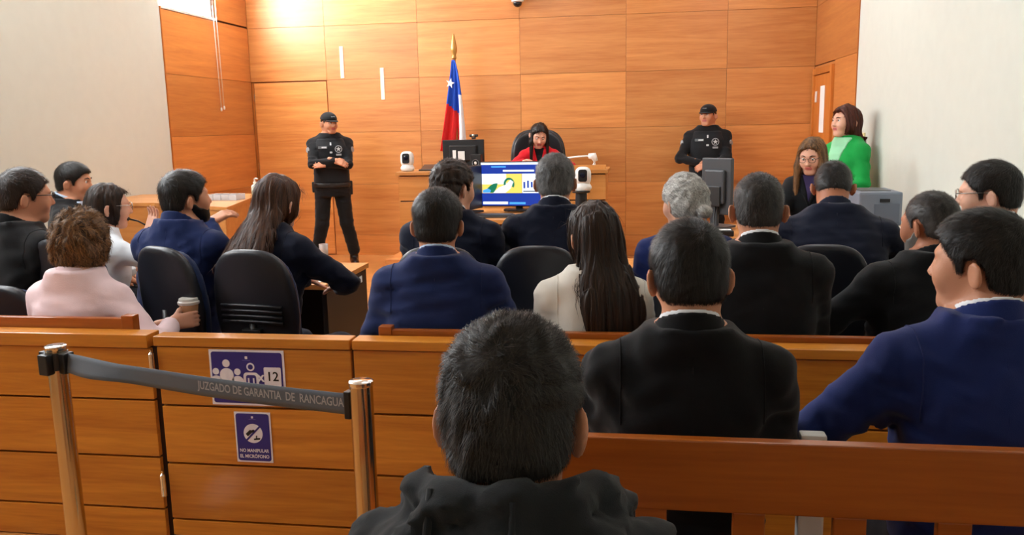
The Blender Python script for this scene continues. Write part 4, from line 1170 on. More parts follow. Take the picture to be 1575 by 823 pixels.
def pew(label, x0, x1, yb, ztop, rail_h=.12, slat_step=.215, slat_w=.07, posts=(0, 1), group=None):
    """open-backed bench: the back stands at yb, sitters face +y"""
    r = empty('pew', ((x0+x1)/2, yb, 0), label, 'bench', group)
    box('back_rail', (x0, yb, ztop-rail_h), (x1, yb+.03, ztop), WOODP, r, .004)
    box('lower_rail', (x0, yb, .36), (x1, yb+.03, .43), WOODP, r, .004)
    x = x0+.1
    while x < x1-.1:
        box('slat', (x, yb+.004, .43), (x+slat_w, yb+.026, ztop-rail_h), WOODP, r, .003); x += slat_step
    for k in range(3): box('seat_board', (x0, yb+.05+.135*k, .41), (x1, yb+.18+.135*k, .44), WOODP, r, .003)
    for s_ in posts:
        xx = x0-.005 if s_ == 0 else x1-.045
        box('end_post', (xx, yb-.005, 0), (xx+.05, yb+.04, ztop+.012), WOODP, r, .004)
        box('front_leg', (xx, yb+.40, 0), (xx+.05, yb+.45, .41), WOODP, r, .004)
        box('side_rail', (xx+.005, yb+.04, .30), (xx+.045, yb+.40, .40), WOODP, r, .003)
    return r
PY = BARY+.085
pw1 = pew('wooden pew behind the left barrier where the woman in pink sits', -4.0, at(203, 490, Y=PY)[0], PY, at(120, 489, Y=PY)[2], posts=(1,))
pw2 = pew('wooden pew behind the right barrier, front row', at(584, 498, Y=PY)[0], XR-.05, PY, at(640, 508, Y=PY)[2], posts=(0,))
pw3 = pew('wooden open-backed pew in the foreground behind the two suited men', at(760, 676, Y=1.70)[0], XR-.05, 1.70, float(at(1100, 679, Y=1.70)[2]), .158, .203, .066)
pw4 = pew('wooden pew under the man in the hooded jacket, nearest the camera', -1.2, 1.2, .72, .80, .12)

# ---------------------------------------------------------------- signs on the gate
SIGNB = plain('sign_blue', srgb(48, 40, 132), .45); SIGNW = plain('sign_white', srgb(236, 234, 246), .45); SIGNK = plain('sign_black', srgb(14, 14, 18), .5)
def sign(label, x0, x1, z0, z1, bord):
    r = empty('sign', ((x0+x1)/2, BARY, z0), label, 'sign')
    w_ = (x1-x0)/2; h_ = z1-z0
    link('plate', extrude2d([(-w_, 0), (w_, 0), (w_, h_), (-w_, h_)], .0025, -.003), SIGNW, r)
    link('blue_field', extrude2d(rrect(-w_+bord, w_-bord, bord, h_-bord, .010), .0006, -.0038), SIGNB, r)
    return r, w_, h_
def mark(name, poly, mat, par, y=-.0046): return link(name, extrude2d(poly, .0006, y), mat, par)
def disc(cx, cz, r, n=18, sx=1.): return [(cx+sx*r*math.cos(a), cz+r*math.sin(a)) for a in np.linspace(0, 2*math.pi, n, endpoint=False)]
def words(name, body, size, cx, cz, mat, par, y=-.0048, bold=.0, wfit=None):
    V, Fc = textverts(body, size, bold=bold)
    if wfit: V[:, 0] *= wfit/(V[:, 0].max()-V[:, 0].min()); 
    V = np.stack([V[:, 0]+cx, np.full(len(V), y), V[:, 1]+cz], 1)
    return link(name, rawmesh(name, V, Fc), mat, par)
a_ = at(321, 537, Y=BARY); b_ = at(442, 625, Y=BARY)
s1, w_, h_ = sign('blue and white capacity sign reading x 12 personas on the gate', a_[0], b_[0], b_[2], a_[2], .008)
def fig(cx, cz, s, mat):
    mark('figure_head', disc(cx, cz, .013*s), mat, s1)
    mark('figure_body', [(cx-.024*s, cz-.06*s)]+[(cx+.024*s*math.cos(a), cz-.038*s+.022*s*math.sin(a)) for a in np.linspace(math.pi, 0, 12)]+[(cx+.024*s, cz-.06*s)], mat, s1)
fz = h_*.70
fig(-w_*.55, fz+.012, 1.15, SIGNW); fig(-w_*.55-.043, fz-.02, 1.0, SIGNW); fig(-w_*.55+.043, fz-.02, 1.0, SIGNW)
mark('figure_legs', [(-w_*.55-.014, h_*.10), (-w_*.55+.014, h_*.10), (-w_*.55+.02, h_*.34), (-w_*.55-.02, h_*.34)], SIGNW, s1)
# single outlined figure
cx = w_*.10
mark('figure_head', disc(cx, h_*.70, .016), SIGNW, s1); mark('figure_head_centre', disc(cx, h_*.70, .010), SIGNB, s1, -.0052)
mark('figure_body', rrect(cx-.030, cx+.030, h_*.33, h_*.60, .014), SIGNW, s1); mark('figure_body_centre', rrect(cx-.020, cx+.020, h_*.30, h_*.555, .009), SIGNB, s1, -.0052)
for dx in (-.010, .010): mark('figure_arm_line', [(cx+dx-.003, h_*.33), (cx+dx+.003, h_*.33), (cx+dx+.003, h_*.50), (cx+dx-.003, h_*.50)], SIGNW, s1, -.0058)
words('lettering_x', 'x', .055, w_*.36, h_*.52, SIGNW, s1, bold=.0012)
mark('number_card', rrect(w_*.45, w_*.90, h_*.36, h_*.70, .005), SIGNW, s1); words('lettering_12', '12', .050, w_*.675, h_*.53, SIGNK, s1, -.0054, bold=.0006)
words('lettering_personas', 'PERSONAS', .030, w_*.46, h_*.125, SIGNW, s1, bold=.0010, wfit=w_*.92)
mark('crest', rrect(-.005, .005, h_*.84, h_*.89, .002), SIGNW, s1); mark('crest_line', [(-.016, h_*.815), (.016, h_*.815), (.016, h_*.822), (-.016, h_*.822)], plain('sign_lilac', srgb(120, 112, 190), .5), s1)
a_ = at(360, 632, Y=BARY); b_ = at(421, 711, Y=BARY)
s2, w_, h_ = sign('blue and white sign reading no manipular el micrófono on the gate', a_[0], b_[0], b_[2]-.002, a_[2]-.002, .006)
mark('white_disc', disc(0, h_*.58, .038, 28), SIGNW, s2)
c_ = h_*.58
mark('slash', [(-.031, c_-.026), (-.026, c_-.031), (.031, c_+.026), (.026, c_+.031)], SIGNB, s2, -.0052)
mark('hand_mark', [(-.030, c_-.002), (-.022, c_-.012), (-.004, c_+.003), (.005, c_+.004), (.008, c_+.012), (.002, c_+.016), (-.006, c_+.012), (-.012, c_+.014)], SIGNK, s2, -.0052)
mark('microphone_mark', [(.002, c_-.026), (.026, c_-.024), (.028, c_-.017), (.014, c_-.018), (.016, c_-.008), (.011, c_-.008), (.010, c_-.019), (.002, c_-.020)], SIGNK, s2, -.0052)
words('lettering', 'NO MANIPULAR', .0185, 0, h_*.235, SIGNW, s2, bold=.0005, wfit=w_*1.62)
words('lettering', 'EL MICRÓFONO', .0185, 0, h_*.12, SIGNW, s2, bold=.0005, wfit=w_*1.62)
mark('crest', rrect(-.004, .004, h_*.88, h_*.92, .001), SIGNW, s2); mark('crest_line', [(-.014, h_*.855), (.014, h_*.855), (.014, h_*.861), (-.014, h_*.861)], MATS['sign_lilac'], s2)

# ---------------------------------------------------------------- stanchions with retractable belt
sZ = .95
SA = at(85, 531, Z=sZ); SBp = at(555, 585, Z=sZ)
def stanchion(label, p):
    r = empty('stanchion', (p[0], p[1], 0), label, 'stanchion', 'belt barrier posts')
    lathe('post', [(.030, .02), (.030, sZ-.10)], BRASS, r, None, 32)
    lathe('base', [(.16, 0), (.165, .008), (.15, .02), (.05, .035), (.032, .05)], CHROME, r, None, 40)
    lathe('head', [(.0305, sZ-.1), (.0305, sZ-.012)], BRASS, r, None, 32)
    lathe('top_cap', [(.031, sZ-.014), (.0325, sZ-.012), (.0325, sZ-.002), (.030, sZ)], CHROME, r, None, 32)
    return r
st1 = stanchion('polished belt post in front of the left barrier, black belt clips on its head', SA)
st2 = stanchion('polished belt post in front of the gate where the grey belt ends', SBp)
dv = (SBp-SA); dv[2] = 0; dvn = dv/np.linalg.norm(dv); ang = math.atan2(dvn[1], dvn[0])
for s_, (a0, a1) in ((st1, (0, 1)),):
    cl = link('belt_collar', lathemesh([(.034, sZ-.075), (.034, sZ-.02)], 24), BLACKP, s_)
    for k in (-1, 1): link('belt_clip', boxmesh((-.012, -.02, sZ-.085), (.012, .02, sZ-.02), .004), BLACKP, s_, tuple(k*.042*dvn), (0, 0, ang))
    link('belt_clip', boxmesh((-.012, -.02, sZ-.085), (.012, .02, sZ-.02), .004), BLACKP, s_, (dvn[1]*.04, -dvn[0]*.04, 0), (0, 0, ang+math.pi/2))
link('belt_clip', boxmesh((-.008, -.02, sZ-.105), (.01, .02, sZ-.03), .003), BLACKP, st2, tuple(-.036*dvn), (0, 0, ang))
BELT = cloth('belt_webbing', srgb(98, 104, 112), .6, bump=.4, bscale=900); BTXT = plain('belt_print', srgb(170, 170, 172), .6)
Lb = np.linalg.norm(dv)-.09; n = 60
P0 = SA+dvn*.05; side_ = np.array([dvn[1], -dvn[0], 0])
def belt_pt(s, v, off=0.):
    """s along the belt, v across it (-.5 .. .5)"""
    t = s/Lb
    z = sZ-.05-.012*math.sin(math.pi*t)-.02*t
    tw = .95*math.exp(-((t-.1)/.13)**2)*(1 if v < 0 else .35)
    fold = side_*(.03*math.exp(-((t-.12)/.12)**2)*(.5-v))
    return P0+dvn*s+np.array([0, 0, z-sZ])+np.array([0, 0, v*.058*(1-.12*math.exp(-((t-.2)/.1)**2))])+fold+side_*off
V = []; Q = []
for i in range(n+1):
    for j in range(5): V.append(belt_pt(Lb*i/n, -.5+j/4))
for i in range(n):
    for j in range(4): a0 = i*5+j; Q.append((a0, a0+5, a0+6, a0+1))
be = empty('barrier_belt', (P0[0], P0[1], 0), 'grey printed barrier belt stretched between the two polished posts', 'belt')
V = np.array(V)-np.array([P0[0], P0[1], 0])
bo = link('webbing', rawmesh('belt', V, np.array(Q), True), BELT, be); md = bo.modifiers.new('thick', 'SOLIDIFY'); md.thickness = .0018; md.offset = 0
TV, TF = textverts('JUZGADO DE GARANTIA  DE  RANCAGUA', .036, 'LEFT', bold=.0006)
x0t, x1t = .50*Lb, .985*Lb; TV[:, 0] = (TV[:, 0]-TV[:, 0].min())/(TV[:, 0].max()-TV[:, 0].min())*(x1t-x0t)+x0t
mz = (TV[:, 1].max()+TV[:, 1].min())/2
TV2 = np.array([belt_pt(x, (y-mz)/.062, .0022) for x, y in TV[:, :2]])-np.array([P0[0], P0[1], 0])
link('lettering', rawmesh('belt_words', TV2, TF), BTXT, be)
# ---------------------------------------------------------------- who sits and stands where
HB = hairmat('hair_black', srgb(9, 8, 7), srgb(42, 35, 31)); HD = hairmat('hair_dark_brown', srgb(24, 15, 10), srgb(62, 40, 26))
HC = hairmat('hair_chestnut', srgb(44, 24, 14), srgb(96, 58, 34)); HL = hairmat('hair_light_brown', srgb(44, 28, 17), srgb(158, 114, 70), .5)
HG = hairmat('hair_salt_pepper', srgb(28, 26, 26), srgb(136, 134, 132)); HW = hairmat('hair_grey', srgb(120, 116, 110), srgb(240, 238, 232), .5)
HK = hairmat('hair_cropped', srgb(16, 13, 12), srgb(78, 71, 66)); HF = hairmat('hair_foreground', srgb(10, 9, 8), srgb(60, 54, 48), .5); HA = hairmat('hair_auburn', srgb(56, 22, 14), srgb(98, 46, 30))
NAVY = cloth('suit_navy', srgb(15, 21, 42)); BLUE = cloth('suit_blue', srgb(24, 40, 88)); BLK = cloth('suit_black', srgb(9, 9, 13)); CHAR = cloth('suit_charcoal', srgb(12, 14, 18))
ROYAL = cloth('jacket_royal', srgb(26, 42, 100)); PINK = cloth('sweater_pink', srgb(246, 218, 222), .9, bump=.4, bscale=350); WHT = cloth('blazer_white', srgb(236, 232, 222)); PALE = cloth('blouse_pale', srgb(234, 241, 248))
RED = cloth('blazer_red', srgb(206, 22, 34)); GREEN = cloth('cardigan_green', srgb(24, 158, 70)); GRNL = cloth('top_green_white', srgb(150, 214, 170)); HOOD = cloth('hood_grey', srgb(40, 43, 46), .95, bump=.3, bscale=700, var=.35)
TRS = cloth('trousers_dark', srgb(22, 23, 30)); UNI = cloth('uniform_black', srgb(16, 17, 20), .8); VEST = cloth('vest_black', srgb(22, 24, 28), .7, bump=.5)
SHW = cloth('shirt_white', srgb(235, 236, 240), .7, var=.03); SHB = cloth('shirt_light_blue', srgb(186, 206, 232), .7, var=.03); TIE = cloth('tie_grey', srgb(80, 92, 116), .6); DKT = cloth('top_black', srgb(18, 16, 18)); DKRED = cloth('sweater_red', srgb(150, 26, 34))
GLS = plain('glasses_dark', srgb(28, 26, 26), .3); GLM = plain('glasses_metal', srgb(170, 166, 160), .25, .8); GLB = plain('glasses_blue', srgb(150, 180, 205), .25)
def sh(mat, n=2600, **k): d = dict(kind='short', mat=mat, n=n, t=.016, ts=.007, L=.026, lift=.008, w=.0018, jit=.35); d.update(k); return d

# front row nearest the camera: man in hooded jacket
person('man in a dark grey hooded jacket seen from behind, closest to the camera', 790, 640, 1.06, 3, (-6, 4, 0), lean=3, hs=.97, bw=1.0, skin='b',
       hair=sh(HF, 18000, t=.017, ts=.009, L=.018, w=.0010, lift=.007, seed=11, steps=3, jit=.35, whorl=(.0, -.075, .085), amp=.003, fr=45), top=dict(kind='hoodie', name='hooded_jacket', mat=HOOD, amp=1.5, h=.008), legs=TRS, fine=.0045,
       beard=(HF, .0035), arms=((-.2, .3, .62), (.2, .3, .62)))
# second row
p17 = person('man in a black suit with a white collar, right of the hooded man', 1058, 425, 1.99, 2, (8, 6, 0), lean=3, hs=1.03, skin='b', hair=sh(HB, 11000, t=.016, ts=.008, L=.03, w=.0011, lift=.006, seed=4, jit=.25),
       top=dict(mat=BLK, amp=1.5), legs=TRS, collar=SHW, fine=.0052)
p23 = person('man in a bright blue jacket at the right edge, face turned left', 1507, 408, 1.98, 4, (48, 0, 0), lean=3, skin='b', hair=sh(HB, 11000, t=.018, ts=.009, L=.026, w=.0011, seed=6, lift=.006, jit=.3, front=.008),
       top=dict(mat=ROYAL, amp=1.4), legs=TRS, collar=SHW, fine=.0052, arms=((-.25, .22, .66), (.2, .34, .65)), elbow=((-1.0, -.1, -.5), None), chub=.6, bw=1.06)
# front row behind the barrier
person('man in a blue suit seated in the front pew, dark cropped hair', 674, 346, 3.27, 6, (-3, 2, 0), lean=2, hs=1.05, skin='b', hair=sh(HB, 8000, t=.022, ts=.008, L=.026, w=.0012, seed=8, lift=.006, jit=.3, front=.006),
       top=dict(mat=BLUE, amp=1.5, th=.016), legs=BLUE, collar=SHB, fine=.006, bw=1.07, arms=((-.2, .3, .64), (.22, .3, .64)))
p14 = person('woman with very long brown hair in a white blazer, front pew', 912, 364, 3.2, 4, (24, 2, 0), lean=2, hs=1.03, fem=True, skin='b',
       hair=dict(kind='long', mat=HD, n=3200, t=.016, ts=.014, len=.44, L=.20, w=.0028, lift=.004, seed=5, steps=6, jit=.07, grav=1.3, spread=1.05, whorl=(0, -.0, .13)), top=dict(mat=WHT, th=.014, collar=False), legs=TRS, fine=.006)
person('heavy-set man in a black suit with cropped greying hair, front pew', 1166, 323, 3.12, 0, (-3, 3, 0), lean=3, hs=1.09, bw=1.1, skin='b', hair=sh(HK, 7000, t=.010, ts=.004, L=.012, w=.0011, lift=.005, seed=9, greyside=.2), top=dict(mat=BLK, th=.016), legs=TRS, collar=SHW, fine=.0064, chub=.8)
p21 = person('balding man in a black jacket with white beard turned left, front pew', 1430, 346, 3.2, 10, (22, 6, 0), lean=6, side=6, hs=1.05, bw=1.08, skin='c', hair=sh(HK, 5000, t=.006, ts=.005, L=.012, w=.0011, lift=.005, seed=10, dz=.012, greyside=.5), top=dict(mat=CHAR, th=.016), legs=TRS, fine=.0064,
       beard=(HW, .004), arms=((-.27, .28, .66), (.2, .34, .66)), elbow=((-1, -.2, -.5), None))
p22 = person('man in a dark suit at the far right of the front pew, facing left', 1520, 299, 3.62, 20, (45, 4, 0), lean=2, hs=1.11, skin='a', hair=sh(HB, 4500, t=.016, ts=.008, L=.026, seed=12), top=dict(mat=BLK, amp=1.5), legs=TRS, collar=SHW, fine=.0064)
p5 = person('woman with short wavy brown hair in a pink sweater, holding a paper cup', 128, 374, 3.5, -4, (-4, 2, 0), lean=3, hs=1.0, fem=True, bw=1.15, skin='a',
       hair=dict(kind='bob', mat=HL, n=3200, t=.027, ts=.026, L=.05, w=.003, lift=.014, seed=13, amp=.008, fr=34, jit=.55, steps=5), top=dict(kind='sweater', name='pink_sweater', mat=PINK, th=.014, cuff=.03), legs=TRS, fine=.0064,
       arms=((-.2, .28, .62), ('w', 264, 497, 3.60)), elbow=(None, (.7, 0, -.6)), handfine=[None, dict(dir=(.78, .6, .08), n=(.6, -.78, .2), curl=.62, thumb=.25)])
# left counsel table
p6 = person('bearded man in a blue suit at the left table, looking right', 287, 306, 4.05, -6, (-34, -4, 0), lean=10, hs=1.04, bw=1.04, skin='b', hair=sh(HB, 3200, t=.02, ts=.009, L=.026, seed=14, front=.006), top=dict(amp=1.5, mat=BLUE), legs=BLUE, fine=.0074,
       beard=(HB, .006), arms=((-.12, .50, .83), ('w', 322, 343, 4.35)), handfine=[None, dict(dir=(.5, .5, .35), n=(0, -.5, .8), curl=.35)])
p7 = person('woman with long straight dark hair in a navy blazer, leaning on the left table', 428, 313, 4.0, -14, (-4, 8, 4), lean=14, side=-3, hs=1.05, fem=True, skin='a',
       hair=dict(kind='long', mat=HC, n=3200, t=.016, ts=.014, len=.42, L=.2, w=.003, lift=.004, seed=15, steps=6, jit=.07, grav=1.3, dy=-.10, spread=1.1, whorl=(0, 0, .13)), top=dict(mat=NAVY, amp=1.3, hem=-.3, collar=False), legs=NAVY, fine=.0074,
       arms=((-.1, .48, .83), (.13, .44, .82)), elbow=(None, (1, .25, -.55)), handfine=[None, dict(dir=(-.7, .6, 0), n=(0, 0, 1), curl=.35)])
p4 = person('woman in a pale blouse with long dark hair, gesturing with one hand', 168, 319, 4.72, -28, (-22, 2, 0), lean=6, fem=True, hs=1.06, skin='a',
       hair=dict(kind='long', mat=HD, n=2600, t=.012, ts=.011, len=.24, L=.13, w=.003, seed=16, steps=5, jit=.08, grav=1.3, whorl=(0, 0, .13)), top=dict(mat=PALE, kind='blouse', name='blouse', cuff=.06), legs=TRS, fine=.0074,
       arms=((-.18, .36, .80), ('w', 229, 356, 4.72)), elbow=(None, (.9, .2, -.8)), handfine=[None, dict(dir=(.15, .35, 1), n=(-.3, 1, -.2), curl=.3, spread=.5)])
p3 = person('man in a dark suit and grey tie seated by the left wall in profile', 115, 281, 5.5, -62, (-14, 2, 0), lean=3, hs=1.0, skin='b', hair=sh(HB, 3500, t=.02, ts=.009, seed=17, L=.03, front=.004), top=dict(mat=BLK, amp=1.5), legs=TRS, collar=SHB, vneck=(SHB, .30, .085, TIE), fine=.0074, faceful=(0, 0))
p2 = person('man with glasses in a black suit, leftmost at the left table', 40, 304, 3.95, -22, (-22, 2, 0), lean=4, hs=1.05, bw=1.1, skin='b', hair=sh(HD, 3200, t=.018, ts=.009, seed=18, L=.026, greyside=.2), top=dict(mat=BLK, amp=1.5), legs=TRS, collar=None, fine=.0074, chub=.5)
person('person in a dark red top cut off by the left edge of the picture', -11, 304, 4.7, -30, (-30, 0, 0), lean=3, hs=1.0, skin='a', hair=sh(HD, 1500, seed=19), top=dict(mat=DKRED, kind='sweater', name='red_sweater'), legs=TRS, fine=.0075)
# right counsel table
person('man in a navy suit at the right table turned slightly right, left of the screen', 697, 290, 3.95, -2, (-28, 4, 0), lean=6, hs=1.03, skin='a', hair=sh(HD, 3200, t=.018, ts=.009, seed=20, L=.022, amp=.004), top=dict(mat=NAVY, amp=1.5), legs=NAVY, collar=SHW, fine=.0074)
person('grey-haired man in a navy suit at the right table, before the large screen', 854, 281, 3.98, 2, (2, 3, 0), lean=6, hs=1.04, bw=1.03, skin='b', hair=sh(HG, 6500, t=.016, ts=.010, seed=21, L=.022, w=.0014, lift=.007, jit=.4, amp=.002, greyside=.3), top=dict(mat=NAVY, amp=1.5), legs=NAVY, collar=SHW, fine=.0074)
person('woman with grey hair gathered in a low bun, blue jacket, right table', 1052, 313, 3.95, 10, (22, 4, 0), lean=5, hs=1.05, fem=True, bw=1.1, skin='a',
       hair=dict(kind='bun', mat=HW, n=3200, t=.020, ts=.018, L=.06, w=.0026, lift=.005, seed=22, amp=.004, fr=40, steps=5, jit=.3, whorl=(0, .12, .06), grav=.2, buns=[((.012, -.135, -.035), (.034, .03, .028))], line=[(-.13, -.06), (-.04, -.055), (-.012, .0), (.02, .012), (.04, .02), (.055, .035), (.07, .062), (.12, .07)]),
       top=dict(mat=ROYAL), legs=TRS, fine=.0074)
p20 = person('man in a dark navy suit stooping over the right table, head bowed', 1281, 291, 4.0, -6, (-4, 34, 0), lean=20, hs=1.04, bw=1.2, skin='c', hair=sh(HB, 4000, t=.009, ts=.006, seed=23, L=.012, w=.0016), top=dict(mat=NAVY, th=.018), legs=NAVY, fine=.0074, arms=((-.2, .46, .83), (.24, .44, .83)), elbow=((-1, -.1, -.4), (1, -.1, -.4)))
# back of the room
p18 = person('seated clerk with glasses and long brown hair at the right desk, looking down', 1249, 241, 6.35, 158, (-6, 14, 0), lean=4, hs=1.1, fem=True, skin='a',
       hair=dict(kind='long', mat=HL, n=2600, t=.016, ts=.014, len=.32, L=.15, w=.004, seed=24, steps=5, jit=.08, grav=1.3, whorl=(0, 0, .13), locks=[(-1, -.01, -.26, .024), (1, -.01, -.26, .024)]), top=dict(mat=CHAR), vneck=(cloth('top_purple', srgb(60, 50, 90)), .2, .06), legs=TRS, fine=.0074, faceful=(0, -1), arms=((-.12, .42, .9), (.12, .42, .9)))
p19 = person('standing woman in a green cardigan with auburn hair by the right wall', 1300, 188, 7.05, 122, (-6, -4, 0), pose='stand', lean=-2, fem=True, hs=1.08, bw=1.12, skin='a',
       hair=dict(kind='long', mat=HA, n=2600, t=.02, ts=.02, len=.19, L=.1, w=.004, seed=25, steps=5, jit=.1, grav=1.3, dy=.05, spread=.85, whorl=(0, .02, .13)), top=dict(mat=GREEN, kind='cardigan', name='cardigan', hem=-.3), vneck=(GRNL, .42, .10), legs=TRS, fine=.0074, faceful=(0, .2), arms=((-.12, .22, 1.0), (.12, .2, 1.02)))
pj = person('judge in a red blazer with long dark hair, reading at the bench', 829, 209, 9.0, 186, (8, 24, -6), lean=10, hs=1.06, fem=True, skin='a', seat=.74,
       hair=dict(kind='long', mat=HB, n=2600, t=.014, ts=.013, len=.30, L=.14, w=.004, seed=26, steps=5, jit=.06, grav=1.3, whorl=(0, .02, .13), locks=[(1, -.02, -.27, .017), (-1, -.03, -.2, .012)]), top=dict(mat=RED, collar=False), vneck=(DKT, .26, .055), legs=TRS, fine=.0074, faceful=(0, -1.2), arms=((-.2, .40, 1.21), (.16, .42, 1.21)), elbow=((-.9, -.2, -.5), (.9, -.2, -.5)), floorz=PL)
def guard(label, px, py, D, yaw, head, arms, hands, **k):
    g_ = person(label, px, py, D, yaw, head, pose='stand', lean=0, hs=1.03, bw=1.12, skin='b', hair=sh(HB, 1200, t=.006, ts=.004, seed=27, L=.01), top=dict(mat=UNI, kind='uniform', name='uniform_jacket', th=.014, hem=-.06), legs=UNI, fine=.0074, faceful=(0, 0), arms=arms, handfine=hands, spec=k.get('spec'), elbow=k.get('elbow'))
    r = g_['root']; hc, Rh, hs = g_['hc'], g_['Rh'], g_['hs']; hip, Rt, tl, prof = g_['hip'], g_['Rt'], g_['tl'], g_['prof']
    capM = cloth('cap_black', srgb(18, 19, 22), .8)
    c = Sdf(); c.ell((0, -.008, .045), (.088, .108, .082), 0); c.add(lambda P: .042-.10*P[:, 1]-P[:, 2]-0*P[:, 0], (0, 0, 0), (0, 0, 0), 0, 'i')
    cc_ = Sdf(); cc_.ell((0, -.008, .045), (.088, .108, .082), 0)
    cv, cq = c.mesh(.006); co_ = link('cap', rawmesh('cap', hc+hs*cv@Rh.T, cq, True), capM, r)
    bV = []; n1, n2 = 12, 5
    for j in range(n2+1):
        for i in range(n1+1):
            a = math.radians(200-220*i/n1-0)+0; a = math.pi*(1.0-i/n1)
            rr = 1+.62*j/n2*math.sin(a)**.8 if math.sin(a) > 0 else 1
            x = .082*math.cos(a)*(1-.04*j/n2); y = .03+.072*math.sin(a)*rr
            bV.append((x, y, .040-.10*y+.004-.010*(j/n2)-.22*x*x*4))
    bQ = np.array([(j*(n1+1)+i, j*(n1+1)+i+1, (j+1)*(n1+1)+i+1, (j+1)*(n1+1)+i) for j in range(n2) for i in range(n1)])
    bo_ = link('brim', rawmesh('brim', hc+hs*np.array(bV)@Rh.T, bQ, True), capM, co_); md = bo_.modifiers.new('thick', 'SOLIDIFY'); md.thickness = .005; md.offset = 0
    grey = plain('badge_grey', srgb(150, 156, 160), .5); sil = plain('badge_light', srgb(198, 204, 206), .5)
    Vt, Ft = textverts('GENDARMERIA', .012, bold=.0003)
    Vt = np.array([(-x*1.0*-1*-1, .0, y) for x, y in Vt[:, :2]]); Vt[:, 0] *= 1
    def oncap(x, z): return np.array([x, -.008+.110*math.sqrt(max(0, 1-(x/.088)**2-((z-.045)/.083)**2)), z])
    link('cap_mark', rawmesh('cap_mark', [hc+hs*(Rh@(oncap(p[0]*.6, .075+p[2])+np.array([0, .0015, 0]))) for p in Vt], Ft), grey, co_)
    pr = np.array(prof)
    def chest(x, w_):
        """point on the front of the uniform"""
        a = np.interp(w_, pr[:, 0], pr[:, 1])+.028; b = np.interp(w_, pr[:, 0], pr[:, 2])+.028; c0 = np.interp(w_, pr[:, 0], pr[:, 3])
        return hip+Rt@np.array([x, c0+b*(max(0, 1-abs(x/a)**2.5))**(1/2.5), w_])
    vs_ = Sdf(); loft(vs_, hip, Rt, [(w_, a+.022, b+.022, c0) for w_, a, b, c0 in prof], .06*tl, .90*tl, 2.5, 0, lim=lambda q: np.maximum(np.abs(q[:, 0])-.20+.30*np.clip(q[:, 2]-.62*tl, 0, 1), -1))
    vv, vq = vs_.mesh(.012); ve = link('vest', rawmesh('vest', vv, vq, True), VEST, r)
    def badge(name, outline, x, w_, mat, par, out=.003):
        V_ = np.array([chest(x+dx, w_+dz)+Rt[:, 1]*out for dx, dz in outline]); cen_ = V_.mean(0)
        V_ = np.vstack([V_, V_-Rt[:, 1]*.006]); n_ = len(outline)
        Fc = [tuple(range(n_)), tuple(range(2*n_-1, n_-1, -1))]+[(i, i+n_, (i+1) % n_+n_, (i+1) % n_) for i in range(n_)]
        return link(name, rawmesh(name, V_, Fc), mat, par)
    xb = -.085    # wearer's left chest, seen on the right
    em = badge('emblem', disc(0, 0, .042, 20), xb, .70*tl, grey, ve); badge('emblem_ring', disc(0, 0, .033, 20), xb, .70*tl, BLACKP, em, .005); badge('emblem_star', [((.028 if k % 2 == 0 else .012)*math.sin(k*math.pi/5), (.028 if k % 2 == 0 else .012)*math.cos(k*math.pi/5)) for k in range(10)], xb, .70*tl, sil, em, .007)
    badge('name_tape', rrect(-.05, .05, -.014, .014, .004), .09, .735*tl, plain('tape_dark', srgb(84, 90, 92), .6), ve); badge('name_letters', rrect(-.042, .012, -.008, .008, .003), .09, .735*tl, sil, ve, .005)
    badge('rank_tab', rrect(-.03, .03, -.01, .01, .004), xb, .595*tl, grey, ve)
    badge('zip_pull', rrect(-.008, .008, -.016, .016, .004), 0, .80*tl, sil, ve); badge('mic_clip', rrect(-.014, .014, -.01, .01, .004), 0.0, .64*tl, sil, ve)
    bl_ = Sdf(); loft(bl_, hip, Rt, [(w_, a+.026, b+.026, c0) for w_, a, b, c0 in prof], -.02*tl, .065*tl, 2.5, 0)
    vv, vq = bl_.mesh(.011); bo_ = link('duty_belt', rawmesh('duty_belt', vv, vq, True), plain('belt_leather', srgb(26, 25, 25), .45), r)
    badge('buckle', rrect(-.03, .03, -.02, .02, .005), 0, .03*tl, BLACKP, bo_, .004)
    for x, dz in ((-1, -.06), (1, -.05)):
        link('pouch' if x > 0 else 'holster', boxmesh((-.022, -.045, -.11 if x < 0 else -.07), (.022, .045, .05), .012), plain('pouch_black', srgb(24, 24, 26), .6), r, tuple(hip+Rt@np.array([x*.208, .0, .0])))
    for i, x in enumerate((-1, 1)):
        s_ = g_['sh'][i]; link('epaulette', boxmesh((-.055, -.02, -.004), (.055, .02, .006), .004), UNI, r, tuple(s_+Rt@np.array([-x*.055, 0, .073])), (0, x*.3, 0))
        e_ = g_['elb'][i]; pt = s_+(e_-s_)*.3; outd = np.array([x*.85, .5, .1]); outd /= np.linalg.norm(outd)
        link('arm_patch', lathemesh([(.032, 0), (.032, .004)], 16), grey, r, tuple(pt+outd*.06), Vector(outd.tolist()).to_track_quat('Z', 'Y').to_euler())
    return g_
g1 = guard('standing guard in black uniform with hands crossed, by the back wall door', 506, 190, 9.6, 203, (28, 2, 0), ((.06, .25, 1.20), (-.03, .27, 1.24)), [dict(dir=(1, .12, .0), n=(0, 1, .4), curl=.25), dict(dir=(-.9, .2, -.3), n=(0, 1, .6), curl=.3)], spec=dict(stance=.16), elbow=((-1, .0, -.5), (1, 0, -.5)))
g2 = guard('standing guard in black uniform and cap behind the right desk', 1089, 178, 9.45, 176, (-26, -3, 0), ((-.0, .27, 1.12), (.08, .25, 1.14)), [dict(dir=(.9, .2, -.3), n=(0, 1, .5), curl=.5), dict(dir=(-.8, .3, -.4), n=(0, 1, .5), curl=.5)], elbow=((-1, 0, -.5), (1, 0, -.5)))
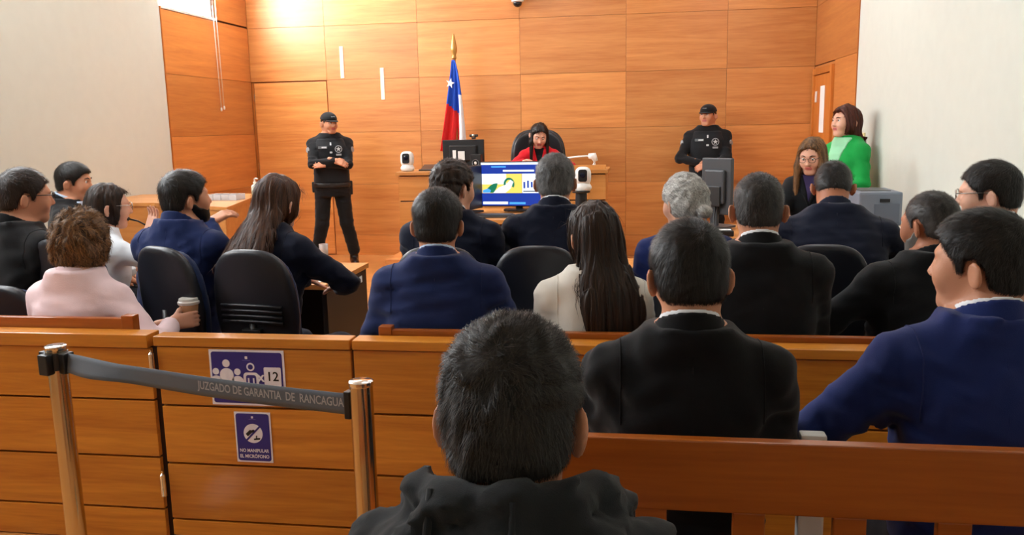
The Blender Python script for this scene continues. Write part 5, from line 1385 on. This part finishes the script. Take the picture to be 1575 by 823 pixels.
# glasses
for p_, m_ in ((p2, GLS), (p4, GLM), (p14, GLB), (p18, GLS), (p17, GLM), (p22, GLM)):
    glasses(p_['root'], p_['Rh'], p_['hc'], p_['hs'], m_)
# judge's chair
jr = pj['root']; jc = office_chair('high-backed black leather chair behind the judge', jr.location.x-.02, jr.location.y+.04, jr.rotation_euler.z, top=at(829, 199, Y=9.2)[2]-PL, W=.31, mats=(LEATHER, LEATHER), zf=PL, group='judge chair', Hh=.36)
del jc['group']
# paper cup in the hand of the woman in pink
R5 = p5['root']; w5 = Matrix.Rotation(R5.rotation_euler.z, 3, 'Z') @ Vector(p5['wr'][1].tolist())+R5.location
hdv = np.array([.78, .6, .08]); hnv = np.array([.6, -.78, .2]); hdv /= np.linalg.norm(hdv); hnv /= np.linalg.norm(hnv)
cupw = np.array(w5)+rotz(R5.rotation_euler.z)@(hdv*.078-hnv*.050)
cup = empty('paper_cup', (cupw[0], cupw[1], cupw[2]-.022), 'tan takeaway paper cup with white lid held by the woman in pink', 'cup')
lathe('cup', [(.028, 0), (.030, .002), (.041, .095), (.042, .098)], plain('cup_tan', srgb(214, 170, 130), .7), cup)
lathe('lid', [(.044, .092), (.046, .095), (.046, .104), (.041, .108), (.040, .118), (.036, .120)], WPLAS, cup)
# dark laptop lid at the left edge, white paper on the second-row pew
p_ = at(18, 476, Y=3.15)
lt = empty('laptop', (p_[0], 3.15, p_[2]-.06), 'dark laptop lid at the left edge beside the woman in pink', 'laptop')
link('lid', boxmesh((-.15, -.006, 0), (.10, .006, .085), .004), BLACKP, lt); link('edge', boxmesh((.10, -.007, 0), (.106, .007, .087), .002), GREYP, lt); link('keyboard_deck', boxmesh((-.15, -.006, -.012), (.106, .12, .0), .004), BLACKP, lt)
p_ = at(1250, 671, Y=1.98)
tag(link('white_folder', boxmesh((-.03, -.02, 0), (.03, .02, p_[2]-.44+.008), .006), PAPER, None, (p_[0], 1.98, .44)), 'white folder standing on the foreground pew between the two suited men', 'folder')
